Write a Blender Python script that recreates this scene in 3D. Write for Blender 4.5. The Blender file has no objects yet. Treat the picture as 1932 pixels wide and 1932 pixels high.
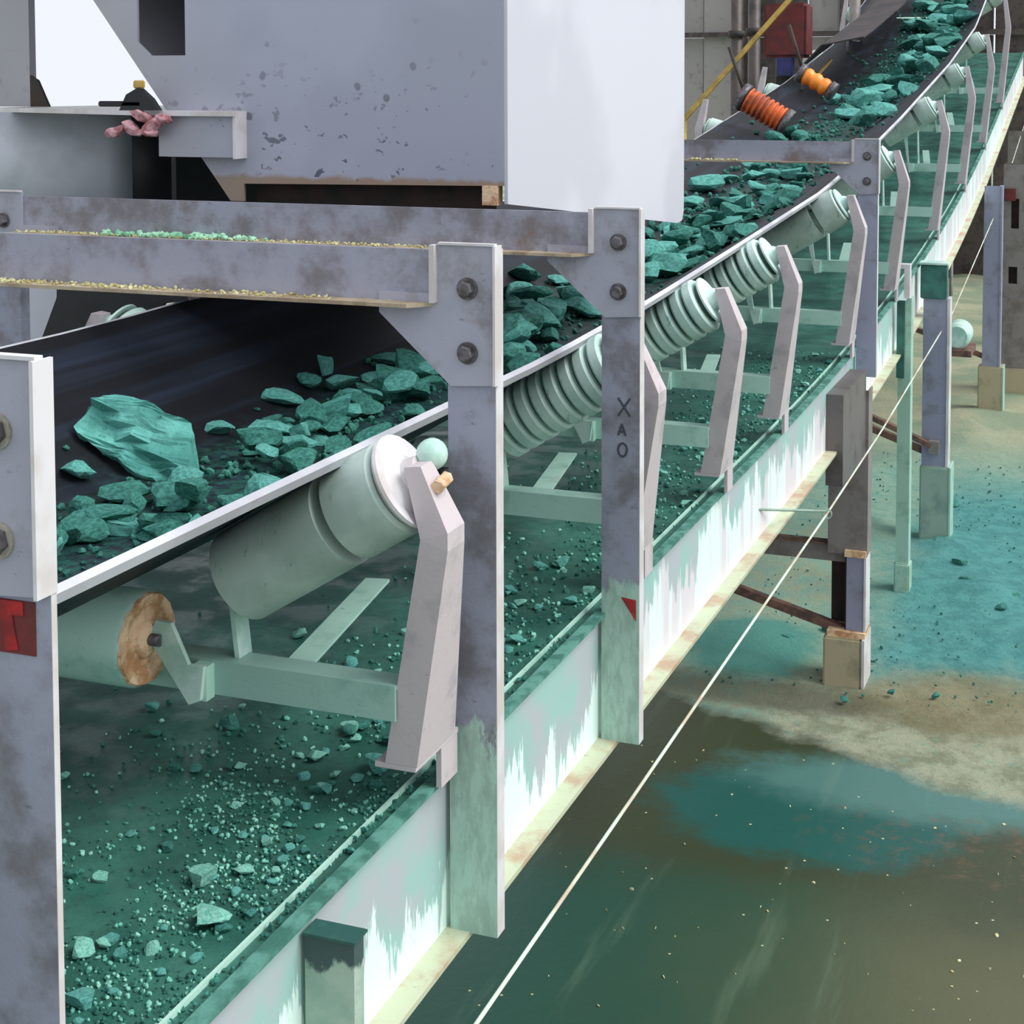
import bpy, bmesh, math, random
from mathutils import Vector, Matrix, noise
from mathutils.geometry import tessellate_polygon
rnd = random.Random(7)
SC = bpy.context.scene
COL = SC.collection

# ------------------------------------------------------------------ camera
TH = math.radians(19.7)
PITCH = math.atan(170 / 2880)
cam = bpy.data.cameras.new('camera')
cam_o = bpy.data.objects.new('camera', cam)
COL.objects.link(cam_o)
cam_o.location = (0, 0, 3.6)
cam_o.rotation_euler = (math.pi / 2 - PITCH, 0, TH)
cam.sensor_width = 36
cam.lens = 2880 / 1932 * 36
cam.shift_x = -(1080 - 966) / 1932
cam.shift_y = -(966 - 335) / 1932
cam.clip_start = 0.05
cam.clip_end = 300
SC.camera = cam_o

# ------------------------------------------------------------------ world, sun, exposure
w = bpy.data.worlds.new('overcast_sky')
SC.world = w
w.use_nodes = True
wn = w.node_tree.nodes
wn['Background'].inputs[0].default_value = (0.94, 0.98, 1.06, 1)
wn['Background'].inputs[1].default_value = 0.95
sl = bpy.data.lights.new('sun', 'SUN')
sl.energy = 3.1
sl.angle = math.radians(38)
sl.color = (1.0, 0.985, 0.95)
so = bpy.data.objects.new('sun', sl)
COL.objects.link(so)
so.rotation_euler = (Vector((-1.0, -0.10, -1.15))).to_track_quat('-Z', 'Y').to_euler()
SC.view_settings.view_transform = 'Standard'
SC.view_settings.look = 'None'
SC.view_settings.gamma = 1
SC.view_settings.use_curve_mapping = False
SC.view_settings.exposure = 0.0

# ------------------------------------------------------------------ materials
def lin(c):
    return tuple(((x / 255) / 12.92 if x / 255 <= 0.04045 else ((x / 255 + 0.055) / 1.055) ** 2.4) for x in c) + (1,)

class NT:
    """tiny helper round a material's node tree"""
    def __init__(s, name, rough=0.6, metal=0.0, spec=0.5):
        s.m = bpy.data.materials.new(name)
        s.m.use_nodes = True
        s.t = s.m.node_tree
        s.b = s.t.nodes['Principled BSDF']
        s.b.inputs['Roughness'].default_value = rough
        s.b.inputs['Metallic'].default_value = metal
        s.b.inputs['Specular IOR Level'].default_value = spec
        s.geo = s.n('ShaderNodeNewGeometry')
        s.tc = s.n('ShaderNodeTexCoord')
    def n(s, typ, **k):
        nd = s.t.nodes.new(typ)
        for a, v in k.items():
            setattr(nd, a, v)
        return nd
    def l(s, a, b):
        s.t.links.new(a, b)
    def coord(s, scale=(1, 1, 1), obj=False):
        mp = s.n('ShaderNodeMapping')
        mp.inputs['Scale'].default_value = scale
        s.l(s.tc.outputs['Object'] if obj else s.geo.outputs['Position'], mp.inputs[0])
        return mp.outputs[0]
    def noise(s, scale, detail=4, rough=0.55, vec=None, stretch=(1, 1, 1), obj=False):
        nd = s.n('ShaderNodeTexNoise')
        nd.inputs['Scale'].default_value = scale
        nd.inputs['Detail'].default_value = detail
        nd.inputs['Roughness'].default_value = rough
        s.l(vec or s.coord(stretch, obj), nd.inputs['Vector'])
        return nd.outputs['Fac']
    def voro(s, scale, stretch=(1, 1, 1), out='Distance', obj=False, feature='F1'):
        nd = s.n('ShaderNodeTexVoronoi', feature=feature)
        nd.inputs['Scale'].default_value = scale
        s.l(s.coord(stretch, obj), nd.inputs['Vector'])
        return nd.outputs[out]
    def ramp(s, fac, a, b, va=0.0, vb=1.0):
        mr = s.n('ShaderNodeMapRange')
        mr.interpolation_type = 'SMOOTHSTEP'
        for i, v in zip((1, 2, 3, 4), (a, b, va, vb)):
            mr.inputs[i].default_value = v
        s.l(fac, mr.inputs[0])
        return mr.outputs[0]
    def math(s, op, a, b=0.0, c=None):
        nd = s.n('ShaderNodeMath', operation=op)
        for i, v in enumerate((a, b, c)):
            if v is None:
                continue
            if isinstance(v, (int, float)):
                nd.inputs[i].default_value = v
            else:
                s.l(v, nd.inputs[i])
        return nd.outputs[0]
    def mix(s, fac, a, b):
        nd = s.n('ShaderNodeMix', data_type='RGBA')
        for sock, v in ((nd.inputs[0], fac), (nd.inputs[6], a), (nd.inputs[7], b)):
            if isinstance(v, tuple):
                sock.default_value = v
            elif isinstance(v, (int, float)):
                sock.default_value = v
            else:
                s.l(v, sock)
        return nd.outputs[2]
    def xyz(s):
        nd = s.n('ShaderNodeSeparateXYZ')
        s.l(s.geo.outputs['Position'], nd.inputs[0])
        return nd.outputs
    def color(s, c):
        if isinstance(c, tuple):
            s.b.inputs['Base Color'].default_value = c
        else:
            s.l(c, s.b.inputs['Base Color'])
    def bump(s, h, strength=0.3, dist=0.01):
        nd = s.n('ShaderNodeBump')
        nd.inputs['Strength'].default_value = strength
        nd.inputs['Distance'].default_value = dist
        s.l(h, nd.inputs['Height'])
        s.l(nd.outputs[0], s.b.inputs['Normal'])

def simple(name, c, c2=None, scale=8, rough=0.6, metal=0, bump=0.2, obj=False, lo=0.4, hi=0.62, dist=0.004):
    M = NT(name, rough, metal)
    if c2:
        f = M.noise(scale, obj=obj)
        M.color(M.mix(M.ramp(f, lo, hi), lin(c), lin(c2)))
        M.bump(M.noise(scale * 6, obj=obj), bump, dist)
    else:
        M.color(lin(c))
    return M.m

def steel(name, base=(168, 172, 186), stain=(128, 124, 126), rust=(120, 96, 78), amount=0.5, dust_z=None, dust=(150, 178, 166), rough=0.5):
    """weathered grey paint with scuffs, rust spots and, below dust_z, a crust of green powder"""
    M = NT(name, rough)
    f = M.ramp(M.noise(5.5, 6, 0.65), 0.62 - amount * 0.3, 0.78 - amount * 0.2)
    c = M.mix(f, lin(base), lin(stain))
    sp = M.ramp(M.noise(26, 5, 0.7, stretch=(1, 1, 1.6)), 0.63, 0.72)
    c = M.mix(M.math('MULTIPLY', sp, 0.75 * amount + 0.1), c, lin((78, 74, 80)))
    rs = M.ramp(M.noise(3.1, 6, 0.7, stretch=(1.4, 1, 1)), 0.60, 0.72)
    c = M.mix(M.math('MULTIPLY', rs, amount), c, lin(rust))
    if dust_z is not None:
        z = M.xyz()[2]
        zz = M.math('ADD', z, M.math('MULTIPLY', M.noise(28, 6, 0.7, stretch=(1, 1, 0.35)), 0.22))
        zz = M.math('ADD', zz, M.math('MULTIPLY', M.noise(6, 2), 0.2))
        k = M.ramp(zz, dust_z + 0.20, dust_z + 0.23, 1.0, 0.0)
        dd = M.mix(M.ramp(M.noise(30, 5, 0.7, stretch=(1, 1, 0.3)), 0.38, 0.6), lin(dust), lin(tuple(int(x * 1.14) for x in dust)))
        c = M.mix(k, c, dd)
    M.color(c)
    M.bump(M.noise(60, 5, 0.7), 0.25, 0.003)
    return M.m

MAT = {}
MAT['post'] = steel('painted_steel_post', (150, 154, 172), (118, 116, 124), (112, 92, 84), 0.65, 2.06)
MAT['post_high'] = steel('painted_steel_post_far', (160, 164, 188), (140, 142, 160), (130, 116, 112), 0.25, 1.45)
MAT['bracket'] = steel('painted_steel_bracket', (164, 166, 180), (134, 130, 134), (124, 106, 98), 0.5)
MAT['beam'] = steel('painted_steel_beam', (158, 160, 176), (122, 118, 124), (132, 108, 84), 0.7)
MAT['pale_edge'] = simple('pale_paint_lit_edge', (214, 212, 216), (196, 190, 188), 7, 0.5, bump=0.05)  # pale parts; on right-facing sides the daylight is put into the colour
MAT['ledge'] = steel('dusty_ledge', (186, 170, 146), (150, 132, 110), (116, 92, 66), 0.8)
MAT['bolt'] = simple('dull_bolt_steel', (112, 110, 116), (84, 78, 78), 40, 0.45, 0.4)
MAT['bolt_light'] = simple('zinc_washer', (176, 172, 160), (140, 132, 118), 30, 0.5, 0.2)

def hood_mat(name, base, spots=True, warm=(172, 166, 160)):
    M = NT(name, 0.42)
    c = M.mix(M.ramp(M.noise(1.3, 3), 0.45, 0.62), lin(base), lin(tuple(int(x * 0.95) for x in base)))
    if spots:
        x, y, z = M.xyz()
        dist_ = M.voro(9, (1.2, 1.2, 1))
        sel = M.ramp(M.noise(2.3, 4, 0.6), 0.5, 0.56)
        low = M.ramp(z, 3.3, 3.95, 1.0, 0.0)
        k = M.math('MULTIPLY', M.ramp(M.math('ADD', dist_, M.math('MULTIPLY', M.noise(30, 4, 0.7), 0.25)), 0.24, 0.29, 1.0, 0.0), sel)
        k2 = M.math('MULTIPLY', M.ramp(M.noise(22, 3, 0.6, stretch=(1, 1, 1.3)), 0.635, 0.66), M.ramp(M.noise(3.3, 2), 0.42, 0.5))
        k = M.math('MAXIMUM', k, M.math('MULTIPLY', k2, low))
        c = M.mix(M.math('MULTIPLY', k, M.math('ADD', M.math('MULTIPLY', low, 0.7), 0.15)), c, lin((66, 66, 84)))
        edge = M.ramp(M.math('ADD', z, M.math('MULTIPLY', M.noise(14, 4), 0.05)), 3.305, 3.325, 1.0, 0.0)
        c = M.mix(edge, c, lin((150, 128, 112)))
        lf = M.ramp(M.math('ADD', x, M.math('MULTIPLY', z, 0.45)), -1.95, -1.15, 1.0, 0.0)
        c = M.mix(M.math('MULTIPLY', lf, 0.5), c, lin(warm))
    M.color(c)
    M.bump(M.noise(3, 2), 0.1, 0.01)
    return M.m
MAT['hood'] = hood_mat('hood_paint_shaded', (167, 171, 189))  # hood paint with the shade of its front put into the colour
MAT['hood_side'] = hood_mat('hood_paint_lit', (206, 207, 218), False)  # same hood paint, lightened for the daylit side
MAT['dark'] = simple('dark_cavity_steel', (44, 42, 40), (62, 48, 38), 6, 0.7)
MAT['black'] = simple('black_rubber_and_shade', (24, 26, 30), (36, 38, 44), 5, 0.6)  # rubber black; on the casing it also paints the shade

# belt : near black rubber, long faint bluish sheen painted as streaks, green fines smeared along the loaded middle
M = NT('belt_rubber', 0.55, spec=0.22)
st = M.noise(9, 3, 0.5, stretch=(1, 0.03, 1))
c = M.mix(M.ramp(st, 0.45, 0.68), lin((20, 22, 28)), lin((34, 42, 56)))
x, y, z = M.xyz()
band = M.math('ABSOLUTE', M.math('ADD', x, 2.40))
bw = M.math('ADD', band, M.math('MULTIPLY', M.noise(5, 5, 0.7), 0.5))
k = M.math('MULTIPLY', M.ramp(bw, 0.36, 0.62, 1.0, 0.0), M.ramp(M.noise(22, 5, 0.8), 0.40, 0.62))
k = M.math('MULTIPLY', k, 0.75)
M.color(M.mix(k, c, lin((36, 92, 82))))
M.bump(M.noise(50, 4, 0.7), 0.15, 0.004)
MAT['belt'] = M.m
MAT['belt_edge'] = simple('belt_edge_dusty_lit', (196, 198, 206), (172, 172, 180), 3, 0.6, bump=0.05)  # dusty rim, its lit brightness put into the colour

def ore(name, a, b, d, obj=True):
    M = NT(name, 0.75, spec=0.3)
    c = M.mix(M.ramp(M.noise(9, 5, 0.6, obj=obj), 0.38, 0.62), lin(a), lin(b))
    c = M.mix(M.ramp(M.noise(24, 5, 0.7, stretch=(1, 1, 2.5), obj=obj), 0.58, 0.7), c, lin(d))
    M.color(c)
    M.bump(M.noise(22, 6, 0.75, obj=obj), 0.5, 0.02)
    return M.m
MAT['ore'] = ore('malachite_ore', (106, 182, 172), (76, 148, 138), (38, 96, 90))
MAT['ore_dark'] = ore('malachite_ore_wet', (72, 144, 132), (44, 106, 96), (18, 60, 58))
MAT['ore_pale'] = ore('malachite_ore_pale', (150, 212, 194), (104, 180, 164), (62, 130, 116))
MAT['fines'] = ore('ore_fines', (64, 132, 118), (38, 92, 84), (16, 54, 52))
MAT['dust_yellow'] = ore('dried_ore_dust', (214, 212, 168), (176, 168, 116), (130, 110, 78))
MAT['dust_mint'] = ore('mint_ore_dust', (176, 226, 196), (128, 188, 152), (74, 128, 96))

# roller paint
def roller_mat(name, a, b, d, sp=14):
    M = NT(name, 0.5)
    c = M.mix(M.ramp(M.noise(7, 4), 0.35, 0.65), lin(a), lin(b))
    c = M.mix(M.ramp(M.noise(sp, 5, 0.7, stretch=(3, 0.6, 1)), 0.6, 0.72), c, lin(d))
    M.color(c)
    M.bump(M.noise(40, 4), 0.15, 0.003)
    return M.m
MAT['roller'] = roller_mat('roller_sleeve', (188, 208, 200), (164, 184, 176), (120, 140, 134))
MAT['ring'] = roller_mat('rubber_ring_green', (212, 238, 230), (180, 212, 204), (120, 158, 150))
MAT['ring_gap'] = simple('roller_core_dark', (58, 84, 78), (40, 62, 58), 12, 0.6)
MAT['rusty_cap'] = simple('rusty_roller_cap', (236, 202, 166), (186, 138, 96), 16, 0.8, bump=0.6, dist=0.01)
MAT['arm'] = steel('idler_arm_paint', (196, 186, 190), (170, 162, 166), (150, 124, 110), 0.4, 1.93, (196, 226, 214))
MAT['mint'] = steel('mint_dusted_steel', (182, 222, 208), (150, 196, 182), (120, 160, 146), 0.4)
MAT['mintwhite'] = simple('mint_white_paint', (206, 232, 222), (168, 206, 194), 9, 0.5)
MAT['cradle'] = steel('cradle_dusted_steel', (156, 194, 182), (128, 170, 158), (130, 136, 116), 0.4)

# deck : wet plate under the idlers, powdered with ore
M = NT('deck_plate', 0.3, spec=0.5)
f = M.ramp(M.noise(3.2, 6, 0.65), 0.38, 0.66)
c = M.mix(f, lin((34, 84, 74)), lin((54, 114, 100)))
c = M.mix(M.ramp(M.noise(34, 6, 0.8), 0.56, 0.66), c, lin((22, 62, 58)))
c = M.mix(M.ramp(M.noise(60, 5, 0.8), 0.66, 0.72), c, lin((120, 186, 168)))
M.color(c)
M.l(M.ramp(M.noise(6, 4), 0.4, 0.6, 0.3, 0.65), M.b.inputs['Roughness'])
M.bump(M.noise(38, 6, 0.8), 0.5, 0.012)
MAT['deck'] = M.m

# stringer : white paint running under a teal-grey crust with ragged vertical drips
M = NT('stringer_paint', 0.45)
x, y, z = M.xyz()
drip = M.noise(7, 6, 0.7, stretch=(1, 1.6, 0.22))
big = M.noise(1.7, 2, 0.5, stretch=(1, 1, 0.2))
off_ = M.math('MULTIPLY', M.math('POWER', M.math('MAXIMUM', M.math('SUBTRACT', y, 6.5), 0.0), 2.0), -0.0067)
zz = M.math('ADD', M.math('ADD', z, off_), M.math('ADD', M.math('MULTIPLY', drip, 0.75), M.math('MULTIPLY', big, 0.85)))
k = M.ramp(M.math('ADD', zz, M.ramp(y, 3.9, 4.9, 0.09, 0.0)), 2.59, 2.62)
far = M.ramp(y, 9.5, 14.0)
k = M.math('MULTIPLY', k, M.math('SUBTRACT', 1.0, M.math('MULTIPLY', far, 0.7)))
pinkish = M.mix(M.math('MULTIPLY', M.ramp(y, 4.2, 5.2), M.ramp(M.noise(3.1, 3, 0.6, stretch=(1, 1.5, 0.12)), 0.45, 0.52)), lin((226, 250, 244)), lin((220, 214, 220)))
teal = M.mix(M.ramp(M.noise(3.4, 4), 0.42, 0.58), lin((154, 194, 188)), lin((176, 184, 190)))
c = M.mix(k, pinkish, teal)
M.color(c)
M.bump(M.noise(30, 4), 0.1, 0.003)
MAT['stringer'] = M.m
MAT['flange'] = steel('flange_tan', (190, 196, 168), (178, 150, 124), (150, 140, 116), 0.55)
MAT['leg'] = steel('leg_brown_grey', (134, 128, 126), (112, 104, 100), (120, 98, 84), 0.6)
MAT['leg_blue'] = steel('leg_blue_grey', (146, 148, 172), (126, 126, 142), (124, 108, 100), 0.4)
MAT['leg_dust'] = steel('leg_pale_dust', (150, 174, 160), (124, 150, 140), (60, 88, 86), 0.5)
MAT['rust'] = simple('rusty_bar', (124, 92, 78), (86, 66, 60), 14, 0.8)
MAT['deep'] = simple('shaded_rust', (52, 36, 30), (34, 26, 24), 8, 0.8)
MAT['concrete'] = steel('footing_concrete', (176, 166, 136), (146, 140, 116), (120, 120, 96), 0.5)
MAT['green_post'] = steel('green_dusted_post', (162, 198, 182), (136, 172, 152), (170, 178, 130), 0.5)
MAT['teal_dark'] = simple('dark_teal_paint', (54, 110, 102), (40, 86, 80), 8, 0.6)
MAT['red'] = simple('red_paint', (176, 32, 34), (120, 28, 30), 12, 0.6)
MAT['red_dark'] = simple('red_paint_faded', (110, 40, 40), (84, 40, 40), 10, 0.7)
MAT['yellow'] = simple('yellow_paint', (206, 170, 84), (170, 140, 70), 6, 0.5)
MAT['orange'] = simple('orange_hose', (216, 104, 50), (160, 80, 50), 8, 0.5)
MAT['orange_bright'] = simple('orange_enamel', (255, 150, 48), (240, 110, 40), 6, 0.35)
MAT['blue'] = simple('blue_paint', (40, 44, 110), (30, 34, 80), 8, 0.5)
MAT['rope'] = simple('pale_rope', (206, 226, 206), (190, 170, 150), 3, 0.6)
MAT['chalk'] = simple('dark_marking', (66, 68, 80))
MAT['wallpanel'] = steel('wall_sheet', (158, 154, 150), (132, 128, 128), (120, 112, 104), 0.3)
MAT['wall_brown'] = steel('wall_brown_sheet', (78, 68, 64), (46, 40, 38), (64, 52, 46), 0.6)
MAT['pink'] = simple('pink_cloth', (206, 160, 170), (150, 90, 90), 30, 0.8)

# ground : mud, powdered ore, puddle, wet green slab
M = NT('wet_ground', 0.8)
x, y, z = M.xyz()
nb = M.noise(1.1, 5, 0.6)
nf = M.noise(6, 6, 0.7)
yy = M.math('ADD', y, M.math('ADD', M.math('MULTIPLY', M.math('SUBTRACT', nb, 0.5), 1.3), M.math('MULTIPLY', M.math('SUBTRACT', nf, 0.5), 0.5)))
def blob(cx, cy, rx, ry, soft=0.25):
    dx = M.math('POWER', M.math('ABSOLUTE', M.math('MULTIPLY', M.math('ADD', x, -cx), 1 / rx)), 2.0)
    dy = M.math('POWER', M.math('ABSOLUTE', M.math('MULTIPLY', M.math('ADD', y, -cy), 1 / ry)), 2.0)
    d = M.math('SQRT', M.math('ADD', dx, dy))
    d = M.math('ADD', d, M.math('MULTIPLY', M.math('SUBTRACT', nf, 0.5), 0.9))
    return M.ramp(d, 1 - soft, 1 + soft, 1.0, 0.0)
# far : sand-green mud, then a teal powder belt, then the beige shore, then wet slab
mud = M.mix(M.ramp(nb, 0.4, 0.62), lin((176, 178, 148)), lin((142, 158, 132)))
tealp = M.mix(M.ramp(nf, 0.36, 0.62), lin((98, 168, 164)), lin((78, 146, 144)))
tealp = M.mix(M.ramp(M.noise(18, 6, 0.8), 0.60, 0.70), tealp, lin((30, 66, 68)))
c = M.mix(M.ramp(yy, 14.0, 16.5, 1.0, 0.0), mud, M.mix(M.ramp(nf, 0.4, 0.7), lin((148, 180, 160)), lin((116, 168, 154))))
tz = M.math('MULTIPLY', M.ramp(yy, 13.2, 15.0, 1.0, 0.0), M.ramp(M.math('ADD', x, M.math('MULTIPLY', nb, 0.8)), -1.35, -0.75))
c = M.mix(tz, c, tealp)
shore = M.mix(M.ramp(M.noise(4, 6, 0.7), 0.42, 0.62), lin((178, 184, 158)), lin((142, 150, 124)))
shore = M.mix(M.ramp(M.noise(13, 5, 0.7), 0.58, 0.68), shore, lin((128, 178, 156)))
c = M.mix(M.ramp(yy, 9.0, 9.7, 1.0, 0.0), c, shore)
lshore = M.math('MULTIPLY', M.ramp(yy, 11.8, 12.8, 1.0, 0.0), M.ramp(M.math('ADD', x, M.math('MULTIPLY', nb, 0.5)), -1.75, -1.45, 1.0, 0.0))
c = M.mix(lshore, c, M.mix(M.ramp(nf, 0.4, 0.62), lin((162, 176, 150)), lin((140, 178, 160))))
c = M.mix(blob(-2.15, 9.45, 0.42, 0.55), c, lin((92, 158, 146)))
c = M.mix(M.math('MULTIPLY', blob(-1.9, 8.75, 0.95, 0.22, 0.5), 0.75), c, lin((84, 84, 66)))
c = M.mix(M.math('MULTIPLY', blob(-0.75, 9.0, 0.6, 0.5, 0.5), 0.6), c, lin((132, 118, 78)))
wetm = M.ramp(M.math('ADD', y, M.math('ADD', M.math('MULTIPLY', M.math('ADD', x, 1.2), 0.42), M.math('MULTIPLY', M.math('SUBTRACT', nb, 0.5), 0.7))), 7.95, 8.12, 1.0, 0.0)
slab = M.mix(M.ramp(M.math('ADD', x, M.math('MULTIPLY', nb, 0.9)), -1.9, 0.3), lin((34, 76, 64)), lin((86, 88, 62)))
slab = M.mix(M.ramp(M.math('ADD', y, M.math('MULTIPLY', nb, 0.8)), 6.6, 7.3), slab, lin((58, 66, 46)))
slab = M.mix(blob(-1.4, 7.35, 0.75, 0.5, 0.2), slab, lin((36, 86, 80)))
slab = M.mix(blob(-0.95, 7.75, 0.85, 0.30, 0.4), slab, lin((78, 118, 112)))
slab = M.mix(M.math('MULTIPLY', blob(-0.55, 7.25, 0.75, 0.33, 0.5), M.ramp(M.noise(9, 6, 0.8), 0.50, 0.64, 0.0, 0.6)), slab, lin((104, 82, 64)))
slab = M.mix(M.math('MULTIPLY', M.ramp(M.noise(26, 5, 0.8), 0.60, 0.70), 0.3), slab, lin((40, 60, 46)))
streak = M.ramp(M.noise(2.6, 4, 0.6, stretch=(2.4, 0.28, 1)), 0.56, 0.74)
slab = M.mix(M.math('MULTIPLY', streak, 0.16), slab, lin((132, 158, 132)))
dots = M.ramp(M.voro(9.5), 0.045, 0.075, 1.0, 0.0)
dsel = M.ramp(M.noise(4.7, 3), 0.5, 0.54)
slab = M.mix(M.math('MULTIPLY', dots, dsel), slab, lin((196, 196, 150)))
M.color(M.mix(wetm, c, slab))
M.l(M.math('SUBTRACT', 0.85, M.math('MULTIPLY', wetm, 0.55)), M.b.inputs['Roughness'])
M.b.inputs['Specular IOR Level'].default_value = 0.28
hb = M.math('MULTIPLY', M.math('SUBTRACT', 1.0, M.math('MULTIPLY', wetm, 0.96)), M.noise(14, 8, 0.75))
M.bump(hb, 0.8, 0.06)
MAT['ground'] = M.m

# ------------------------------------------------------------------ profiles along the conveyor
def off(Y):
    if Y <= 6.5: return 0.0
    if Y <= 19: return 0.0067 * (Y - 6.5) ** 2
    return 0.0067 * 12.5 ** 2 + 0.1675 * (Y - 19)
BT = [(-5, 0), (4.3, 0), (5.3, .03), (6.5, .09), (8.8, .215), (10.6, .394), (12.2, .585), (15.7, 1.05), (18.6, 1.53), (20, 1.92), (30, 4.6)]
def bo(Y):
    for (a, va), (b, vb) in zip(BT, BT[1:]):
        if Y <= b:
            # smooth a little between samples
            return va + (vb - va) * (Y - a) / (b - a)
    return 4.6
CX_ = -2.45
SEC = [(-3.28, 2.786), (-2.80, 2.494), (-2.72, 2.466), (-2.6, 2.463), (-2.3, 2.463), (-2.18, 2.466), (-2.10, 2.494), (-1.62, 2.786)]
def dip(x, Y):
    # the far wing flattens on the climbing stretch
    return -0.19 * max(0.0, min(1.0, (Y - 8.2) / 2.5)) * max(0.0, min(1.0, (-2.72 - x) / 0.56))
def bz(x, Y):
    for (a, va), (b, vb) in zip(SEC, SEC[1:]):
        if x <= b:
            return va + (vb - va) * (x - a) / (b - a) + bo(Y) + dip(x, Y)
    return 2.786 + bo(Y)

# ------------------------------------------------------------------ mesh helpers
def mesh_obj(name, bm, mat, parent=None, smooth=False, loc=None):
    me = bpy.data.meshes.new(name)
    bm.to_mesh(me); bm.free()
    if smooth:
        for p in me.polygons: p.use_smooth = True
    if mat: me.materials.append(MAT[mat] if isinstance(mat, str) else mat)
    o = bpy.data.objects.new(name, me)
    COL.objects.link(o)
    if loc: o.location = loc
    if parent:
        o.parent = parent
        o.matrix_parent_inverse = Matrix.Translation(-parent.location)   # parts are modelled in world coordinates
    return o

def thing(name, label, cat, loc=(0, 0, 0), group=None):
    o = bpy.data.objects.new(name, None)
    COL.objects.link(o)
    o.location = loc
    o.empty_display_size = 0.1
    o['label'] = label; o['category'] = cat
    if group: o['group'] = group
    return o
def tag(o, label, cat, group=None, kind=None):
    o['label'] = label; o['category'] = cat
    if group: o['group'] = group
    if kind: o['kind'] = kind
    return o

def box(bm, x0, x1, y0, y1, z0, z1):
    v = [bm.verts.new(p) for p in ((x0, y0, z0), (x1, y0, z0), (x1, y1, z0), (x0, y1, z0), (x0, y0, z1), (x1, y0, z1), (x1, y1, z1), (x0, y1, z1))]
    for f in ((0, 3, 2, 1), (4, 5, 6, 7), (0, 1, 5, 4), (1, 2, 6, 5), (2, 3, 7, 6), (3, 0, 4, 7)):
        bm.faces.new([v[i] for i in f])
    return bm
def bxo(name, dims, mat, parent=None, bevel=0.0):
    bm = bmesh.new(); box(bm, *dims)
    if bevel:
        bmesh.ops.bevel(bm, geom=bm.edges[:], offset=bevel, segments=2, affect='EDGES')
    return mesh_obj(name, bm, mat, parent)

def plate(bm, poly, a0, a1, axis='Y', holes=()):
    """extrude a polygon (with holes). axis Y: poly is (x,z); axis X: (y,z); axis Z: (x,y)"""
    def P(p, a):
        return {'Y': (p[0], a, p[1]), 'X': (a, p[0], p[1]), 'Z': (p[0], p[1], a)}[axis]
    loops = [list(poly)] + [list(h) for h in holes]
    tris = tessellate_polygon([[Vector((p[0], p[1], 0)) for p in lp] for lp in loops])
    flat = [p for lp in loops for p in lp]
    A = [bm.verts.new(P(p, a0)) for p in flat]; B = [bm.verts.new(P(p, a1)) for p in flat]
    for t in tris:
        bm.faces.new([A[i] for i in t]); bm.faces.new([B[i] for i in reversed(t)])
    s = 0
    for lp in loops:
        n = len(lp)
        for i in range(n):
            j = (i + 1) % n
            bm.faces.new((A[s + i], A[s + j], B[s + j], B[s + i]))
        s += n
    bmesh.ops.recalc_face_normals(bm, faces=bm.faces[:])
    return bm

def sweep(bm, sec, ys, fo, closed=True, dp=None):
    rows = [[bm.verts.new((x, y, z + fo(y) + (dp(x, y) if dp else 0))) for x, z in sec] for y in ys]
    n = len(sec)
    for a, b in zip(rows, rows[1:]):
        for i in range(n if closed else n - 1):
            j = (i + 1) % n
            bm.faces.new((a[i], a[j], b[j], b[i]))
    if closed:
        bm.faces.new(rows[0]); bm.faces.new(list(reversed(rows[-1])))
    bmesh.ops.recalc_face_normals(bm, faces=bm.faces[:])
    return bm

def lathe(bm, p0, p1, prof, seg=36, cap=True):
    """prof: list of (t metres along p0->p1, radius)"""
    p0, p1 = Vector(p0), Vector(p1)
    d = (p1 - p0).normalized()
    u = d.orthogonal().normalized(); v = d.cross(u)
    rows = []
    for t, r in prof:
        rows.append([bm.verts.new(p0 + d * t + (u * math.cos(2 * math.pi * k / seg) + v * math.sin(2 * math.pi * k / seg)) * r) for k in range(seg)])
    for a, b in zip(rows, rows[1:]):
        for k in range(seg):
            bm.faces.new((a[k], a[(k + 1) % seg], b[(k + 1) % seg], b[k]))
    if cap:
        bm.faces.new(list(reversed(rows[0]))); bm.faces.new(rows[-1])
    bmesh.ops.recalc_face_normals(bm, faces=bm.faces[:])
    return bm
def rod(name, p0, p1, r, mat, parent=None, seg=12):
    L = (Vector(p1) - Vector(p0)).length
    bm = lathe(bmesh.new(), p0, p1, [(0, r), (L, r)], seg)
    o = mesh_obj(name, bm, mat, parent)
    for p in o.data.polygons:
        if len(p.vertices) == 4: p.use_smooth = True
    return o
def bar(bm, p0, p1, w_, h_, up=(0, 0, 1)):
    p0, p1 = Vector(p0), Vector(p1)
    d = (p1 - p0).normalized(); s = d.cross(Vector(up)).normalized(); t = s.cross(d)
    vs = []
    for p in (p0, p1):
        for a, b in ((-1, -1), (1, -1), (1, 1), (-1, 1)):
            vs.append(bm.verts.new(p + s * a * w_ / 2 + t * b * h_ / 2))
    for f in ((0, 1, 2, 3), (7, 6, 5, 4), (0, 4, 5, 1), (1, 5, 6, 2), (2, 6, 7, 3), (3, 7, 4, 0)):
        bm.faces.new([vs[i] for i in f])
    bmesh.ops.recalc_face_normals(bm, faces=bm.faces[:])
    return bm
def baro(name, p0, p1, w_, h_, mat, parent=None, up=(0, 0, 1)):
    return mesh_obj(name, bar(bmesh.new(), p0, p1, w_, h_, up), mat, parent)

def set_smooth_sides(o, ang=0.6):
    o.data.shade_smooth() if hasattr(o.data, 'shade_smooth') else None
    bm = bmesh.new(); bm.from_mesh(o.data)
    for e in bm.edges:
        if len(e.link_faces) == 2 and e.calc_face_angle(0) > ang: e.smooth = False
    bm.to_mesh(o.data); bm.free()
    return o

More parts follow.
